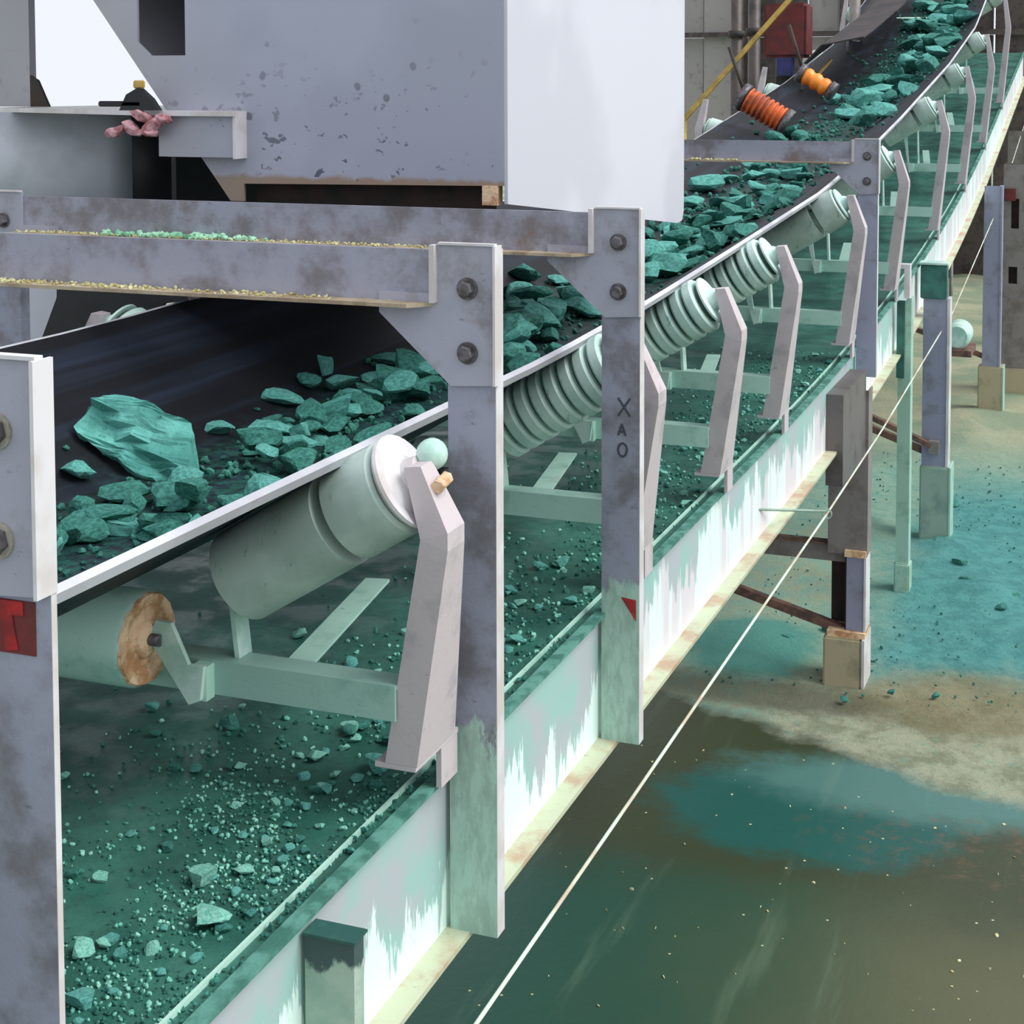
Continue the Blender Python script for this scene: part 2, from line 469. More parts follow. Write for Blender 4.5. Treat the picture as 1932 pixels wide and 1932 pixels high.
# ------------------------------------------------------------------ ground and far building
bm = bmesh.new()
NX, NY = 120, 240
X0, X1, Y0, Y1 = -9, 4, 1.5, 40
grid = []
for j in range(NY + 1):
    row = []
    yv = Y0 + (Y1 - Y0) * (j / NY) ** 1.4
    for i in range(NX + 1):
        xv = X0 + (X1 - X0) * i / NX
        zz = 0.0
        e = yv + (xv + 1.2) * 0.42
        k = max(0, min(1, (e - 8.1) / 1.0))
        if k > 0:
            zz = k * (0.03 * noise.noise(Vector((xv * 1.7, yv * 1.1, 0))) + 0.018 * noise.noise(Vector((xv * 6, yv * 5, 3))))
            for cx, cy, rx, ry, hh in ((-2.15, 9.5, .45, .5, .10), (-1.15, 12.0, .35, .5, .10), (-0.85, 11.0, .4, .35, .08), (-1.9, 12.3, .4, .6, .12), (-0.4, 10.2, .5, .4, .04), (-1.45, 16.5, .5, 1.0, .15)):
                d2 = ((xv - cx) / rx) ** 2 + ((yv - cy) / ry) ** 2
                zz += hh * math.exp(-d2 * 1.6) * (1 + 0.3 * noise.noise(Vector((xv * 8, yv * 8, 1))))
        row.append(bm.verts.new((xv, yv, zz)))
    grid.append(row)
for a, b in zip(grid, grid[1:]):
    for i in range(NX):
        bm.faces.new((a[i], a[i + 1], b[i + 1], b[i]))
g = mesh_obj('ground', bm, 'ground', smooth=True)
g['kind'] = 'structure'
bm = bmesh.new(); box(bm, -60, 60, -20, 90, -0.6, -0.25)
g2 = mesh_obj('floor', bm, simple('outer_yard', (150, 160, 140), (120, 132, 112), 0.6, 0.9)); g2['kind'] = 'structure'

# far building wall behind the conveyor, sheet by sheet
wall = bpy.data.objects.new('wall_back', None); COL.objects.link(wall); wall.location = (-3, 30, 0); wall['kind'] = 'structure'
xs = -9.4
i = 0
while xs < 1.6:
    wdt = 0.62 if i % 3 else 0.86
    pale = xs < -7.35 or (i % 7 == 5)
    bxo('wall_panel', (xs, xs + wdt - 0.05, 30 + (i % 2) * 0.12, 30.3, -0.3, 4.6), 'wallpanel' if pale else 'wall_brown', wall)
    bxo('wall_panel', (xs, xs + wdt - 0.05, 30 + (i % 2) * 0.12, 30.3, 4.68, 9.4), 'wallpanel' if pale else 'wall_brown', wall)
    xs += wdt; i += 1
bxo('wall_beam', (-9.5, 1.8, 29.8, 29.98, 4.60, 4.70), 'wall_brown', wall)
for xs in (-7.2, -5.1, -3.2, 0.3):
    bxo('wall_column', (xs, xs + 0.22, 29.5, 29.75, -0.3, 9.4), 'wall_brown', wall)

MAT['top_crust'] = simple('flange_crust', (92, 148, 136), (56, 110, 98), 14, 0.7, bump=.5)
# ------------------------------------------------------------------ stringers and deck
ys = [0.6 + 0.4 * k for k in range(64)]
def stringer(side, label):
    s = 1 if side == 'right' else -1
    f = lambda x: x if s == 1 else 2 * CX_ - x
    web_x = -1.48
    t = thing('channel_stringer', label, 'steel beam', (f(web_x), 0.6, 1.6))
    web = [(f(-1.488), 1.59), (f(web_x), 1.59), (f(web_x), 1.978), (f(-1.488), 1.978)]
    mesh_obj('web', sweep(bmesh.new(), web, ys, off), 'stringer', t)
    fl = [(f(-1.489), 1.578), (f(-1.418), 1.578), (f(-1.418), 1.592), (f(-1.489), 1.592)]
    mesh_obj('bottom_flange', sweep(bmesh.new(), fl, ys, off), 'flange', t)
    tf = [(f(-1.489), 1.978), (f(-1.455), 1.978), (f(-1.455), 1.990), (f(-1.489), 1.990)]
    mesh_obj('top_flange', sweep(bmesh.new(), tf, ys, off), 'top_crust', t)
    return t
stringer('right', 'long white channel beam streaked teal, running from bottom edge into the distance')
stringer('left', 'left hand channel beam hidden behind the dark green deck')
dk = [(-3.42, 1.955), (-1.50, 1.955), (-1.50, 1.975), (-3.42, 1.975)]
o = mesh_obj('deck_plate', sweep(bmesh.new(), dk, ys, off), 'deck')
tag(o, 'dark green wet cover plate under the rollers, strewn with ore crumbs', 'deck')
lp = [(-1.532, 1.975), (-1.525, 1.975), (-1.525, 1.986), (-1.532, 1.986)]
mesh_obj('deck_lip', sweep(bmesh.new(), lp, [0.6 + 0.4 * k for k in range(40)], off), 'mint', o)

# ------------------------------------------------------------------ belt
T = 0.016
bys = [-0.4 + 0.35 * k for k in range(78)]
low = [(x + (0.012 if i == 0 else -0.012 if i == len(SEC) - 1 else 0), z - T) for i, (x, z) in enumerate(SEC)]
o = mesh_obj('conveyor_belt', sweep(bmesh.new(), SEC + low[::-1], bys, bo, True, dip), 'belt', smooth=False)
tag(o, 'black rubber troughed conveyor belt carrying green ore, climbing into the distance', 'conveyor belt')
ed = [(-1.619, 2.790), (-1.606, 2.780), (-1.616, 2.758), (-1.634, 2.764)]
mesh_obj('belt_edge', sweep(bmesh.new(), ed, bys, bo, True, dip), 'belt_edge', o)
ed = [(2 * CX_ - x, z) for x, z in ed]
mesh_obj('belt_edge', sweep(bmesh.new(), ed, bys, bo, True, dip), 'belt_edge', o)

# ------------------------------------------------------------------ idlers
R = 0.110
def roller_profile(L, kind):
    if kind == 'smooth':
        return [(0, 0.03), (0.0, R - .012), (.010, R), (L - .010, R), (L, R - .012), (L, 0.03)]
    return [(0, 0.03), (0, R - .03), (L, R - .03), (L, 0.03)]
def ring_mesh(p0, d, t0, wd, r=R):
    prof = [(t0, r - .03), (t0, r - .008), (t0 + wd * .18, r), (t0 + wd * .82, r), (t0 + wd, r - .008), (t0 + wd, r - .03)]
    return lathe(bmesh.new(), p0, Vector(p0) + Vector(d), prof, 32, cap=False)

def idler(Y, kind, label, stretch_top, near=False):
    zo, zb = off(Y), bo(Y)
    t = thing('trough_idler', label, 'roller frame', (CX_, Y, 1.99 + zo), 'idler frames along the conveyor')
    zt = zb - T - 0.002        # everything that carries the belt follows the belt
    dz = max(zo, 0)
    # cross angle, horizontal with a short lip
    bm = bmesh.new()
    box(bm, -3.40, -1.475, Y - .04, Y - .032, 2.205 + dz, 2.285 + dz)
    box(bm, -3.40, -1.475, Y - .0315, Y + .035, 2.274 + dz, 2.283 + dz)
    mesh_obj('cross_angle', bm, 'cradle' if near else 'mint', t)
    for s in (1, -1):
        f = (lambda x: x) if s == 1 else (lambda x: 2 * CX_ - x)
        # bent side arm with flared foot
        top = 2.79 + zt
        mid = 2.62 + max(zt, dz) * 0.85 + (dz if zt < dz else 0) * 0.15
        prof = [(f(-1.510), 2.100 + zo), (f(-1.432), 2.100 + zo), (f(-1.345), mid - .02), (f(-1.345), mid + .02), (f(-1.415), top + .005), (f(-1.455), top), (f(-1.410), mid)]
        if s == -1: prof = prof[::-1]
        bm = bmesh.new()
        # taper in Y: wide at foot
        hw = {0: .12, 1: .12, 2: .06, 3: .06, 4: .04, 5: .04, 6: .06}
        n = len(prof)
        idx = list(range(n)) if s == 1 else list(range(n))[::-1]
        A = [bm.verts.new((p[0], Y - (.02 if hw[idx[k]] > .1 else hw[idx[k]] * .7), p[1])) for k, p in enumerate(prof)]
        B = [bm.verts.new((p[0], Y + hw[idx[k]] * (1.55 if hw[idx[k]] > .1 else .8), p[1])) for k, p in enumerate(prof)]
        for tri in tessellate_polygon([[Vector((p[0], p[1], 0)) for p in prof]]):
            bm.faces.new([A[i] for i in tri]); bm.faces.new([B[i] for i in reversed(tri)])
        for k in range(n):
            q = (k + 1) % n
            bm.faces.new((A[k], A[q], B[q], B[k]))
        bmesh.ops.recalc_face_normals(bm, faces=bm.faces[:])
        mesh_obj('side_arm', bm, 'arm', t)
        # foot plate
        bm = bmesh.new()
        box(bm, min(f(-1.535), f(-1.435)), max(f(-1.535), f(-1.435)), Y - .02, Y + .21, 2.088 + zo, 2.0995 + zo)
        box(bm, min(f(-1.450), f(-1.437)), max(f(-1.450), f(-1.437)), Y + .12, Y + .21, 1.991 + zo, 2.0875 + zo)
        mesh_obj('foot_plate', bm, 'arm', t)
        # wing roller
        # the roller is tangent to the underside of the belt wing
        wa = Vector((f(-2.10), Y + .03, bz(f(-2.10), Y) - T - .002)); wb = Vector((f(-1.63), Y + .03, bz(f(-1.63), Y) - T - .002))
        d = (wb - wa).normalized()
        nrm = Vector((-d.z * s, 0, abs(d.x))).normalized()
        c0 = wa + d * .160 - nrm * (R + .001)
        L = 0.485
        c1 = c0 + d * L
        if kind == 'smooth':
            prof = [(0, .03), (0, R - .010), (.008, R), (L * .64, R), (L * .645, R - .045), (L * .70, R - .045), (L * .705, R), (L - .012, R), (L - .004, R - .01), (L - .004, .03)]
            o = mesh_obj('wing_roller', lathe(bmesh.new(), c0, c1, prof, 48, cap=False), 'roller', t)
            set_smooth_sides(o)
        else:
            o = mesh_obj('wing_roller', lathe(bmesh.new(), c0, c1, roller_profile(L, 'rib'), 32, cap=False), 'ring_gap', t)
            set_smooth_sides(o)
            nr = 8
            for k in range(nr):
                rg = mesh_obj('rubber_ring', ring_mesh(c0, d, .004 + (L - .01) * k / nr, (L - .01) / nr * .78), 'ring', o)
                set_smooth_sides(rg)
        # cupped end cap and bearing
        e0 = c1 + d * 0.006
        if not near:
            cap_ = mesh_obj('end_disc', lathe(bmesh.new(), e0, e0 + d, [(-.004, R * .90), (.004, R * .90), (.008, R * .80), (.006, R * .45), (.03, R * .36), (.05, R * .2)], 28), 'ring', t)
        else:
            cap_ = mesh_obj('end_disc', lathe(bmesh.new(), e0, e0 + d, [(0, R * .98), (.008, R * 1.03), (.016, R * 1.02), (.014, R * .92), (.010, R * .70), (.03, R * .42), (.06, R * .36)], 32), 'pale_edge', t)
        set_smooth_sides(cap_)
        rod('shaft', c1, c1 + d * .085, .014, 'bolt', t)
        if near and s == 1:
            bm = bmesh.new(); bmesh.ops.create_uvsphere(bm, u_segments=20, v_segments=12, radius=.036, matrix=Matrix.Translation(c1 + d * .062 + Vector((.01, .03, .035))))
            mesh_obj('bearing_boss', bm, 'mintwhite', t, True)
            rod('grease_nut', c1 + d * .05 + Vector((.07, 0, .0)), c1 + d * .05 + Vector((.07, -.05, -.01)), .016, 'rusty_cap', t, 6)
        # low end support strut standing on the cross angle
        q = c0 - d * 0.01
        baro('support_strut', (q.x + .02 * s, Y + .02, 2.28 + dz), (q.x - .0 * s, Y + .02, q.z), .012, .055, 'mintwhite', t, up=(0, 1, 0))
    # centre roller, one step nearer the viewer
    zc = 2.463 + zt - R - .001
    xa, xb = -2.80, -2.082
    yc = Y - .09
    if kind == 'smooth':
        L = xb - xa
        o = mesh_obj('centre_roller', lathe(bmesh.new(), (xa, yc, zc), (xb, yc, zc), [(0, .03), (0, R - .01), (.01, R), (L - .012, R), (L, R - .006)], 48, cap=False), 'mint', t)
        set_smooth_sides(o)
        cp = lathe(bmesh.new(), (xb, yc, zc), (xb + 1, yc, zc), [(-.002, R - .004), (.006, R - .008), (.004, R - .03), (-.018, R - .045), (-.02, .05), (.004, .042), (.012, .03)], 40)
        o['label'] = 'mint green centre roller with rusty end'
        for v in cp.verts:
            v.co += Vector((noise.noise(v.co * 40) * .004, noise.noise(v.co * 43) * .003, noise.noise(v.co * 37) * .003))
        set_smooth_sides(mesh_obj('rusty_end', cp, 'rusty_cap', o), .9)
    else:
        o = mesh_obj('centre_roller', lathe(bmesh.new(), (xa, yc, zc), (xb, yc, zc), roller_profile(xb - xa, 'rib'), 32, cap=False), 'ring_gap', t)
        for k in range(10):
            set_smooth_sides(mesh_obj('rubber_ring', ring_mesh((xa, yc, zc), (1, 0, 0), .004 + .71 * k / 10, .054), 'ring', o))
    # bent bracket carrying the centre roller's end down to the cross angle
    for s in (1, -1):
        g = lambda x: x if s == 1 else 2 * CX_ - x
        zq = zc - 2.313 - dz
        poly = [(g(-2.072), zc + .020), (g(-2.060), zc + .044), (g(-2.020), zc + .042), (g(-1.975), 2.285 + dz), (g(-1.935), 2.284 + dz), (g(-1.945), 2.205 + dz), (g(-1.975), 2.192 + dz), (g(-2.066), zc - .02)]
        mesh_obj('roller_bracket', plate(bmesh.new(), poly, Y - .085, Y - .073, 'Y'), 'mintwhite', t)
        rod('shaft', (g(-2.085), yc, zc), (g(-2.045), yc, zc), .014, 'bolt', t)
        bxo('bracket_foot', (min(g(-1.975), g(-1.935)), max(g(-1.975), g(-1.935)), Y - .073, Y - .040, 2.20 + dz, 2.28 + dz), 'mint', t)
    # plan bracing back to the next frame
    bl = min(1.5, max(1.0, Y * .15))
    bm = bmesh.new()
    z0 = 2.215 + dz
    bar(bm, (-1.80, Y - .02, z0), (-1.97, Y + .85 * bl, z0 + off(Y + .85 * bl) - zo - .02), .07, .008)
    mesh_obj('diagonal_brace', bm, 'cradle', t)
    return t

ids = [(3.0, 'smooth', 'smooth grey roller frame between the first two posts, rusty centre roller end', True),
       (4.60, 'ribbed', 'ribbed roller frame seen between the second and third posts', False),
       (5.72, 'ribbed', 'ribbed roller frame just right of the third post', False),
       (6.82, 'ribbed', 'second ribbed roller frame right of the third post', False),
       (8.72, 'smooth', 'roller frame directly behind and left of the fourth post', False),
       (10.6, 'smooth', 'roller frame just right of the fourth post, arm reaching above its top', False),
       (13.2, 'smooth', 'roller frame on the climbing stretch, second arm right of the fourth post', False),
       (15.6, 'smooth', 'roller frame on the climbing stretch, third arm right of the fourth post', False),
       (18.0, 'smooth', 'distant roller frame near the top right, below the belt', False),
       (20.6, 'smooth', 'farthest roller frame in the top right corner', False)]
for Y, kd, lb, nr in ids:
    idler(Y, kd, lb, 0, nr)

# ------------------------------------------------------------------ portal frames
def hexbolt(name, x, y, z, r, parent, mat='bolt'):
    bm = lathe(bmesh.new(), (x, y, z), (x, y - 1, z), [(0, r * 1.45), (.004, r * 1.45)], 20)
    wsh = mesh_obj(name, bm, 'bolt_light' if mat == 'bolt_light' else 'bolt', parent)
    bm = lathe(bmesh.new(), (x, y - .004, z), (x, y - 1, z), [(0, r * 1.1), (.016, r * 1.1), (.019, r * .9)], 6)
    box(bm, x, x, y, y, z, z) if False else None
    mesh_obj('bolt_head', bm, 'bolt', wsh)
    return wsh

def portal(Y, zo, label, zbot, has_beam=True, dirty=True, leftpost=True, ledge_mat='ledge'):
    t = thing('portal_frame', label, 'steel frame', (-2.55, Y, 1.6 + zo))
    pm = 'post' if Y < 6 else 'post_high'
    for s in (1, -1):
        if s == -1 and not leftpost: continue
        sx = -.013 if Y < 2 else 0
        f = (lambda x: x + sx) if s == 1 else (lambda x: -5.09 - x)
        xl, xr = f(-1.468), f(-1.347 if Y > 2 else -1.338)
        a, b = min(xl, xr), max(xl, xr)
        bm = bmesh.new()
        ztop = 3.225 + zo
        box(bm, a, b, Y, Y + .007, zbot, ztop)
        fd = .045 if Y > 2 else .012
        box(bm, a, a + .007, Y + .007, Y + .045, zbot, ztop)
        po = mesh_obj('post', bm, pm, t)
        bxo('post_flange', (b - .007, b + .0005, Y + .0005, Y + fd, zbot, ztop), 'pale_edge' if s == 1 else pm, po)  # right flange coloured brighter as the daylit side
        # bracket : bolted plate with gusset wing and side lip
        y0 = Y - .012
        g_ = [(f(-1.3425), 3.235 + zo), (f(-1.3425), 2.912 + zo), (f(-1.455), 2.905 + zo), (f(-1.64), 3.07 + zo), (f(-1.64), 3.12 + zo), (f(-1.49), 3.12 + zo), (f(-1.49), 3.235 + zo)]
        br = mesh_obj('bracket', plate(bmesh.new(), g_, y0, y0 + .010, 'Y'), 'bracket', t)
        bxo('bracket_lip', (min(f(-1.336), f(-1.342)), max(f(-1.336), f(-1.342)), y0 - .018, Y + .012, 2.914 + zo, 3.237 + zo), 'pale_edge', br)
        bxo('bracket_lip', (min(f(-1.3425), f(-1.485)), max(f(-1.3425), f(-1.485)), y0 - .006, y0 + .0115, 3.2355 + zo, 3.241 + zo), 'pale_edge', br)
        for zb in (3.135, 2.985):
            hexbolt('bolt', f(-1.412), y0, zb + zo, .018, br, 'bolt_light' if Y < 2 else 'bolt')
    if has_beam:
        bm = bmesh.new()
        box(bm, -3.62, -1.489, Y - .004, Y + .006, 3.095 + zo, 3.222 + zo)
        bb = mesh_obj('cross_beam', bm, 'beam', t)
        # bottom flange towards the viewer with mitred end
        fl = [(-3.62, Y - .06), (-1.545, Y - .06), (-1.492, Y - .004), (-3.62, Y - .004)]
        bf = mesh_obj('beam_flange', plate(bmesh.new(), fl, 3.090 + zo, 3.099 + zo, 'Z'), ledge_mat, bb)
        bxo('end_plate', (-1.502, -1.489, Y - .030, Y - .004, 3.10 + zo, 3.235 + zo), 'pale_edge', bb)
    return t

fr1 = portal(1.675, 0.0, 'grey bolted steel post and beam at left edge, marked with red paint', 1.59, has_beam=False, leftpost=False)
fr2 = portal(3.235, 0.0, 'second grey steel post with tan dusted cross beam, in front of the rollers', 1.59)
fr3 = portal(4.365, 0.0, 'third grey steel post with beam under the hood, dark marks on post', 1.59)
fr4 = portal(9.17, 0.055, 'fourth grey steel post and beam, right of the white hood', 1.86, leftpost=True)

# red marking on the first post, red corner and dark letters on the third
def strokes(name, parent, mat, Y, segs, wd=.006, th=.0015):
    bm = bmesh.new()
    for i_, (x0, z0, x1, z1) in enumerate(segs):
        bar(bm, (x0, Y - i_ * .0004, z0), (x1, Y - i_ * .0004, z1), wd, th, up=(0, 1, 0))
    return mesh_obj(name, bm, mat, parent)
bxo('red_patch', (-1.480, -1.376, 1.6735, 1.6745, 2.825, 2.9), 'red_dark', fr1)
strokes('red_mark', fr1, 'red', 1.6725, [(-1.455, 2.889, -1.395, 2.889), (-1.425, 2.889, -1.415, 2.83)], .020)
mesh_obj('red_mark', plate(bmesh.new(), [(-1.405, 2.045), (-1.357, 2.04), (-1.357, 1.975)], 4.3632, 4.3645, 'Y'), 'red', fr3)
def letter(ch, x, z, h, Y):
    w_ = h * .7
    if ch == 'X': return [(x, z, x + w_, z + h), (x, z + h, x + w_, z)]
    if ch == 'A': return [(x, z, x + w_ / 2, z + h), (x + w_ / 2, z + h, x + w_, z), (x + w_ * .2, z + h * .35, x + w_ * .8, z + h * .35)]
    if ch == 'O':
        pts = [(x + w_ / 2 + math.cos(a) * w_ / 2, z + h / 2 + math.sin(a) * h / 2) for a in [k * math.pi / 4 for k in range(9)]]
        return [(p[0], p[1], q[0], q[1]) for p, q in zip(pts, pts[1:])]
for ch, z, h_ in (('X', 2.605, .055), ('A', 2.545, .035), ('O', 2.48, .042)):
    strokes('dark_letter', fr3, 'chalk', 4.3635, letter(ch, -1.415, z, h_, 0), .006)

# dried dust piles on the two ledges
def crumbs(name, mat, parent, pts, seed=1, squash=.7):
    r_ = random.Random(seed)
    bm = bmesh.new()
    for (x, y, z, s) in pts:
        m = Matrix.Translation((x, y, z + s * squash * .35)) @ Matrix.Rotation(r_.uniform(0, 6.28), 4, Vector((r_.uniform(-1, 1), r_.uniform(-1, 1), r_.uniform(.2, 1))).normalized()) @ Matrix.Diagonal((s * r_.uniform(.6, 1.2), s * r_.uniform(.6, 1.2), s * squash, 1))
        ret = bmesh.ops.create_icosphere(bm, subdivisions=1, radius=.5, matrix=m)
        for v in ret['verts']:
            v.co += Vector((r_.uniform(-1, 1), r_.uniform(-1, 1), r_.uniform(-1, 1))) * s * .09
    o = mesh_obj(name, bm, mat, parent)
    o['kind'] = 'stuff'
    return o
pts = [(rnd.uniform(-2.95, -1.75) if rnd.random() < .8 else rnd.uniform(-3.5, -1.6), 3.235 - rnd.uniform(.008, .055), 3.099, rnd.uniform(.004, .013)) for _ in range(420)]
pts = [p for p in pts if rnd.random() < (1.0 if p[0] < -2.2 else .45)]
crumbs('ledge_dust', 'dust_yellow', fr2, pts, 2)
pts = [(rnd.uniform(-3.6, -2.0), 4.365 - rnd.uniform(.008, .058), 3.099, rnd.uniform(.005, .014)) for _ in range(400)]
crumbs('ledge_dust', 'dust_yellow', fr3, pts, 3)
pts = [(rnd.gauss(-2.95, .14), 4.365 - rnd.uniform(.008, .055), 3.10, rnd.uniform(.012, .03)) for _ in range(140)]
crumbs('ledge_dust', 'dust_mint', fr3, pts, 4)
pts = [(rnd.uniform(-2.5, -2.2), 9.17 - rnd.uniform(.01, .055), 3.155, rnd.uniform(.008, .02)) for _ in range(60)]
crumbs('ledge_dust', 'dust_yellow', fr4, pts, 5)

# ------------------------------------------------------------------ feed hood
hd = thing('feed_hood', 'large sheet metal hood above the belt, shaded grey front, lit white side, top centre', 'hood', (-2.6, 4.66, 3.2))
slot = [(-3.33, 4.40), (-3.13, 4.40), (-3.13, 3.714), (-3.275, 3.714), (-3.33, 3.762)]
front = [(-4.60, 5.33), (-1.908, 5.33), (-1.908, 3.275), (-2.897, 3.262), (-2.897, 3.20), (-2.952, 3.20), (-3.07, 3.352), (-3.21, 3.352), (-3.21, 3.515)]
mesh_obj('front_panel', plate(bmesh.new(), front, 4.66, 4.672, 'Y', [slot]), 'hood', hd)
side = [(4.662, 5.33), (6.83, 5.33), (6.83, 3.03), (6.80, 2.985), (6.72, 2.98), (4.662, 3.215)]
mesh_obj('side_panel', plate(bmesh.new(), side, -1.908, -1.896, 'X'), 'hood_side', hd)
mesh_obj('roof_panel', plate(bmesh.new(), [(-4.6, 4.66), (-1.9, 4.66), (-1.9, 6.83), (-4.6, 6.83)], 5.33, 5.345, 'Z'), 'hood_side', hd)
mesh_obj('back_panel', plate(bmesh.new(), [(-4.60, 5.33), (-1.91, 5.33), (-1.91, 3.25), (-3.0, 3.25), (-3.21, 3.515)], 6.82, 6.83, 'Y'), 'hood', hd)
bm = bmesh.new()
v = [bm.verts.new(p) for p in ((-4.6, 4.67, 5.33), (-3.21, 4.67, 3.515), (-3.21, 6.82, 3.515), (-4.6, 6.82, 5.33), (-4.59, 4.67, 5.33), (-3.20, 4.67, 3.515), (-3.20, 6.82, 3.515), (-4.59, 6.82, 5.33))]
for f in ((0, 1, 2, 3), (7, 6, 5, 4), (0, 4, 5, 1), (3, 2, 6, 7), (1, 5, 6, 2), (0, 3, 7, 4)): bm.faces.new([v[i] for i in f])
mesh_obj('slanted_panel', bm, 'hood', hd)
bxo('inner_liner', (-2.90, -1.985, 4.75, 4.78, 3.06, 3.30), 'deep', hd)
bxo('rusty_block', (-1.985, -1.93, 4.655, 4.70, 3.21, 3.275), 'rusty_cap', hd)
# boxed ledge bracket on the hood's lower left corner
bxo('ledge_box', (-3.205, -2.885, 4.60, 4.66, 3.356, 3.505), 'hood', hd)
bxo('ledge_edge', (-2.893, -2.883, 4.585, 4.66, 3.352, 3.518), 'pale_edge', hd)

# shelf and curved casing left of the hood
sh = thing('side_casing', 'curved grey casing, shaded end coloured black, under a thin shelf left of the hood', 'casing', (-3.8, 5.0, 3.1))
mesh_obj('shelf', plate(bmesh.new(), [(-4.36, 5.12), (-3.2, 4.575), (-2.885, 4.575), (-2.885, 4.66), (-3.2, 4.66), (-3.4, 5.9), (-4.36, 5.9)], 3.500, 3.518, 'Z'), 'pale_edge', sh)
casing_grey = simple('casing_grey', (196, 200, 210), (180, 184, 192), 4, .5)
for nm_, k0, k1, mt_ in (('curved_wall', 0, 7, casing_grey), ('shaded_wall', 7, 18, MAT['black'])):  # black stretch paints the shade at the casing's inner end
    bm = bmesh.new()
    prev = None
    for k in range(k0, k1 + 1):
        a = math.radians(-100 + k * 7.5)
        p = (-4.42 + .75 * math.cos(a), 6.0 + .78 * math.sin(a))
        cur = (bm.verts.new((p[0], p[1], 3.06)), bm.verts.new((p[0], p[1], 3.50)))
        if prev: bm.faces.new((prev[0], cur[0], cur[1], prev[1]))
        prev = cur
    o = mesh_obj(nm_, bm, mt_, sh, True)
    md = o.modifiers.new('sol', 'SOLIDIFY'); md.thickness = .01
bxo('flat_wall', (-4.62, -4.56, 5.22, 5.26, 3.06, 3.50), 'hood', sh)
bxo('interior_shade', (-3.36, -3.34, 4.90, 6.6, 2.86, 3.49), 'black', sh)  # black sheets standing in for the dark inside of the casing
bxo('interior_shade', (-4.2, -3.0, 6.60, 6.64, 2.86, 3.49), 'black', sh)
st_ = thing('support_stanchion', 'pale grey upright with dark gusset in top left corner', 'post', (-4.3, 5.25, 3.5))
bxo('upright', (-4.62, -4.262, 5.22, 5.26, 3.52, 5.4), 'hood', st_)
mesh_obj('gusset', plate(bmesh.new(), [(-4.262, 3.52), (-4.17, 3.52), (-4.225, 3.63), (-4.262, 3.65)], 5.22, 5.235, 'Y'), 'dark', st_)

# belt skirting seen below the second beam
sk = thing('belt_skirt', 'black skirt plate above the belt under the second cross beam', 'skirt', (-3.3, 4.6, 2.8))
mesh_obj('skirt_plate', plate(bmesh.new(), [(-3.79, 3.07), (-3.80, 2.80), (-3.90, 2.58), (-3.38, 2.72), (-3.32, 2.80), (-2.3, 2.96), (-2.2, 3.07)], 4.78, 4.80, 'Y'), 'black', sk)
mesh_obj('clip', plate(bmesh.new(), [(-3.25, 2.93), (-3.16, 2.93), (-3.12, 2.84), (-3.20, 2.82)], 4.765, 4.779, 'Y'), 'bolt', sk)
mesh_obj('clip', plate(bmesh.new(), [(-3.10, 2.905), (-3.00, 2.905), (-3.07, 2.875)], 4.765, 4.779, 'Y'), 'pale_edge', sk)

bxo('guard_sheet', (-4.6, -3.70, 5.10, 5.115, 2.2, 3.06), 'hood_side', sh)
# clamp with a pink rag on the shelf
cl = thing('rag_clamp', 'small black clamp tied with a pink rag and yellow tip on the shelf', 'clamp', (-3.27, 4.56, 3.518))
bxo('jaw', (-3.42, -3.24, 4.545, 4.57, 3.532, 3.552), 'black', cl, .004)
mesh_obj('body', plate(bmesh.new(), [(-3.33, 3.519), (-3.17, 3.519), (-3.20, 3.56), (-3.25, 3.60), (-3.30, 3.575)], 4.545, 4.575, 'Y'), 'black', cl)
bxo('tip', (-3.275, -3.235, 4.55, 4.57, 3.596, 3.625), 'yellow', cl, .004)
bm = bmesh.new()
for k, (x, z, s, tt) in enumerate(((-3.24, 3.50, .05, .3), (-3.19, 3.47, .055, -.4), (-3.28, 3.455, .05, .5), (-3.35, 3.445, .045, -.3), (-3.15, 3.49, .04, .2), (-3.21, 3.445, .04, .1))):
    bmesh.ops.create_icosphere(bm, subdivisions=2, radius=1, matrix=Matrix.Translation((x, 4.552, z)) @ Matrix.Rotation(tt, 4, 'Y') @ Matrix.Diagonal((s, .018, s * .42, 1)))
for v_ in bm.verts: v_.co += Vector((0, noise.noise(v_.co * 40) * .01, noise.noise(v_.co * 36) * .01))
mesh_obj('rag', bm, 'pink', cl)

# ------------------------------------------------------------------ support legs
def foot(parent, x0, x1, y0, y1, z1, mat='concrete'):
    bm = bmesh.new()
    box(bm, x0, x1, y0, y1, -.1, z1)
    bmesh.ops.bevel(bm, geom=bm.edges[:], offset=.012, segments=2, affect='EDGES')
    return mesh_obj('footing', bm, mat, parent)

# nearest leg, only its dusty top shows at the bottom edge
t = thing('trestle', 'dusty pale green leg top with dark stain at the bottom edge', 'support leg', (-1.39, 2.55, 0))
M = NT('near_leg_crust', 0.7)
x, y, z = M.xyz()
kk = M.ramp(M.math('ADD', z, M.math('MULTIPLY', M.noise(14, 5, .7, stretch=(1, 1, .6)), .16)), 1.965, 1.985)
c = M.mix(M.ramp(M.noise(8, 4), .4, .6), lin((142, 170, 156)), lin((166, 186, 172)))
M.color(M.mix(kk, c, lin((62, 84, 84)))); M.bump(M.noise(40, 5, .7), .4, .006)
MAT['near_leg'] = M.m
bxo('column', (-1.470, -1.362, 2.55, 2.59, .2, 1.945), 'near_leg', t)
bxo('cap_plate', (-1.473, -1.358, 2.546, 2.60, 1.945, 1.950), 'teal_dark', t)
foot(t, -1.52, -1.27, 2.50, 2.75, .2)

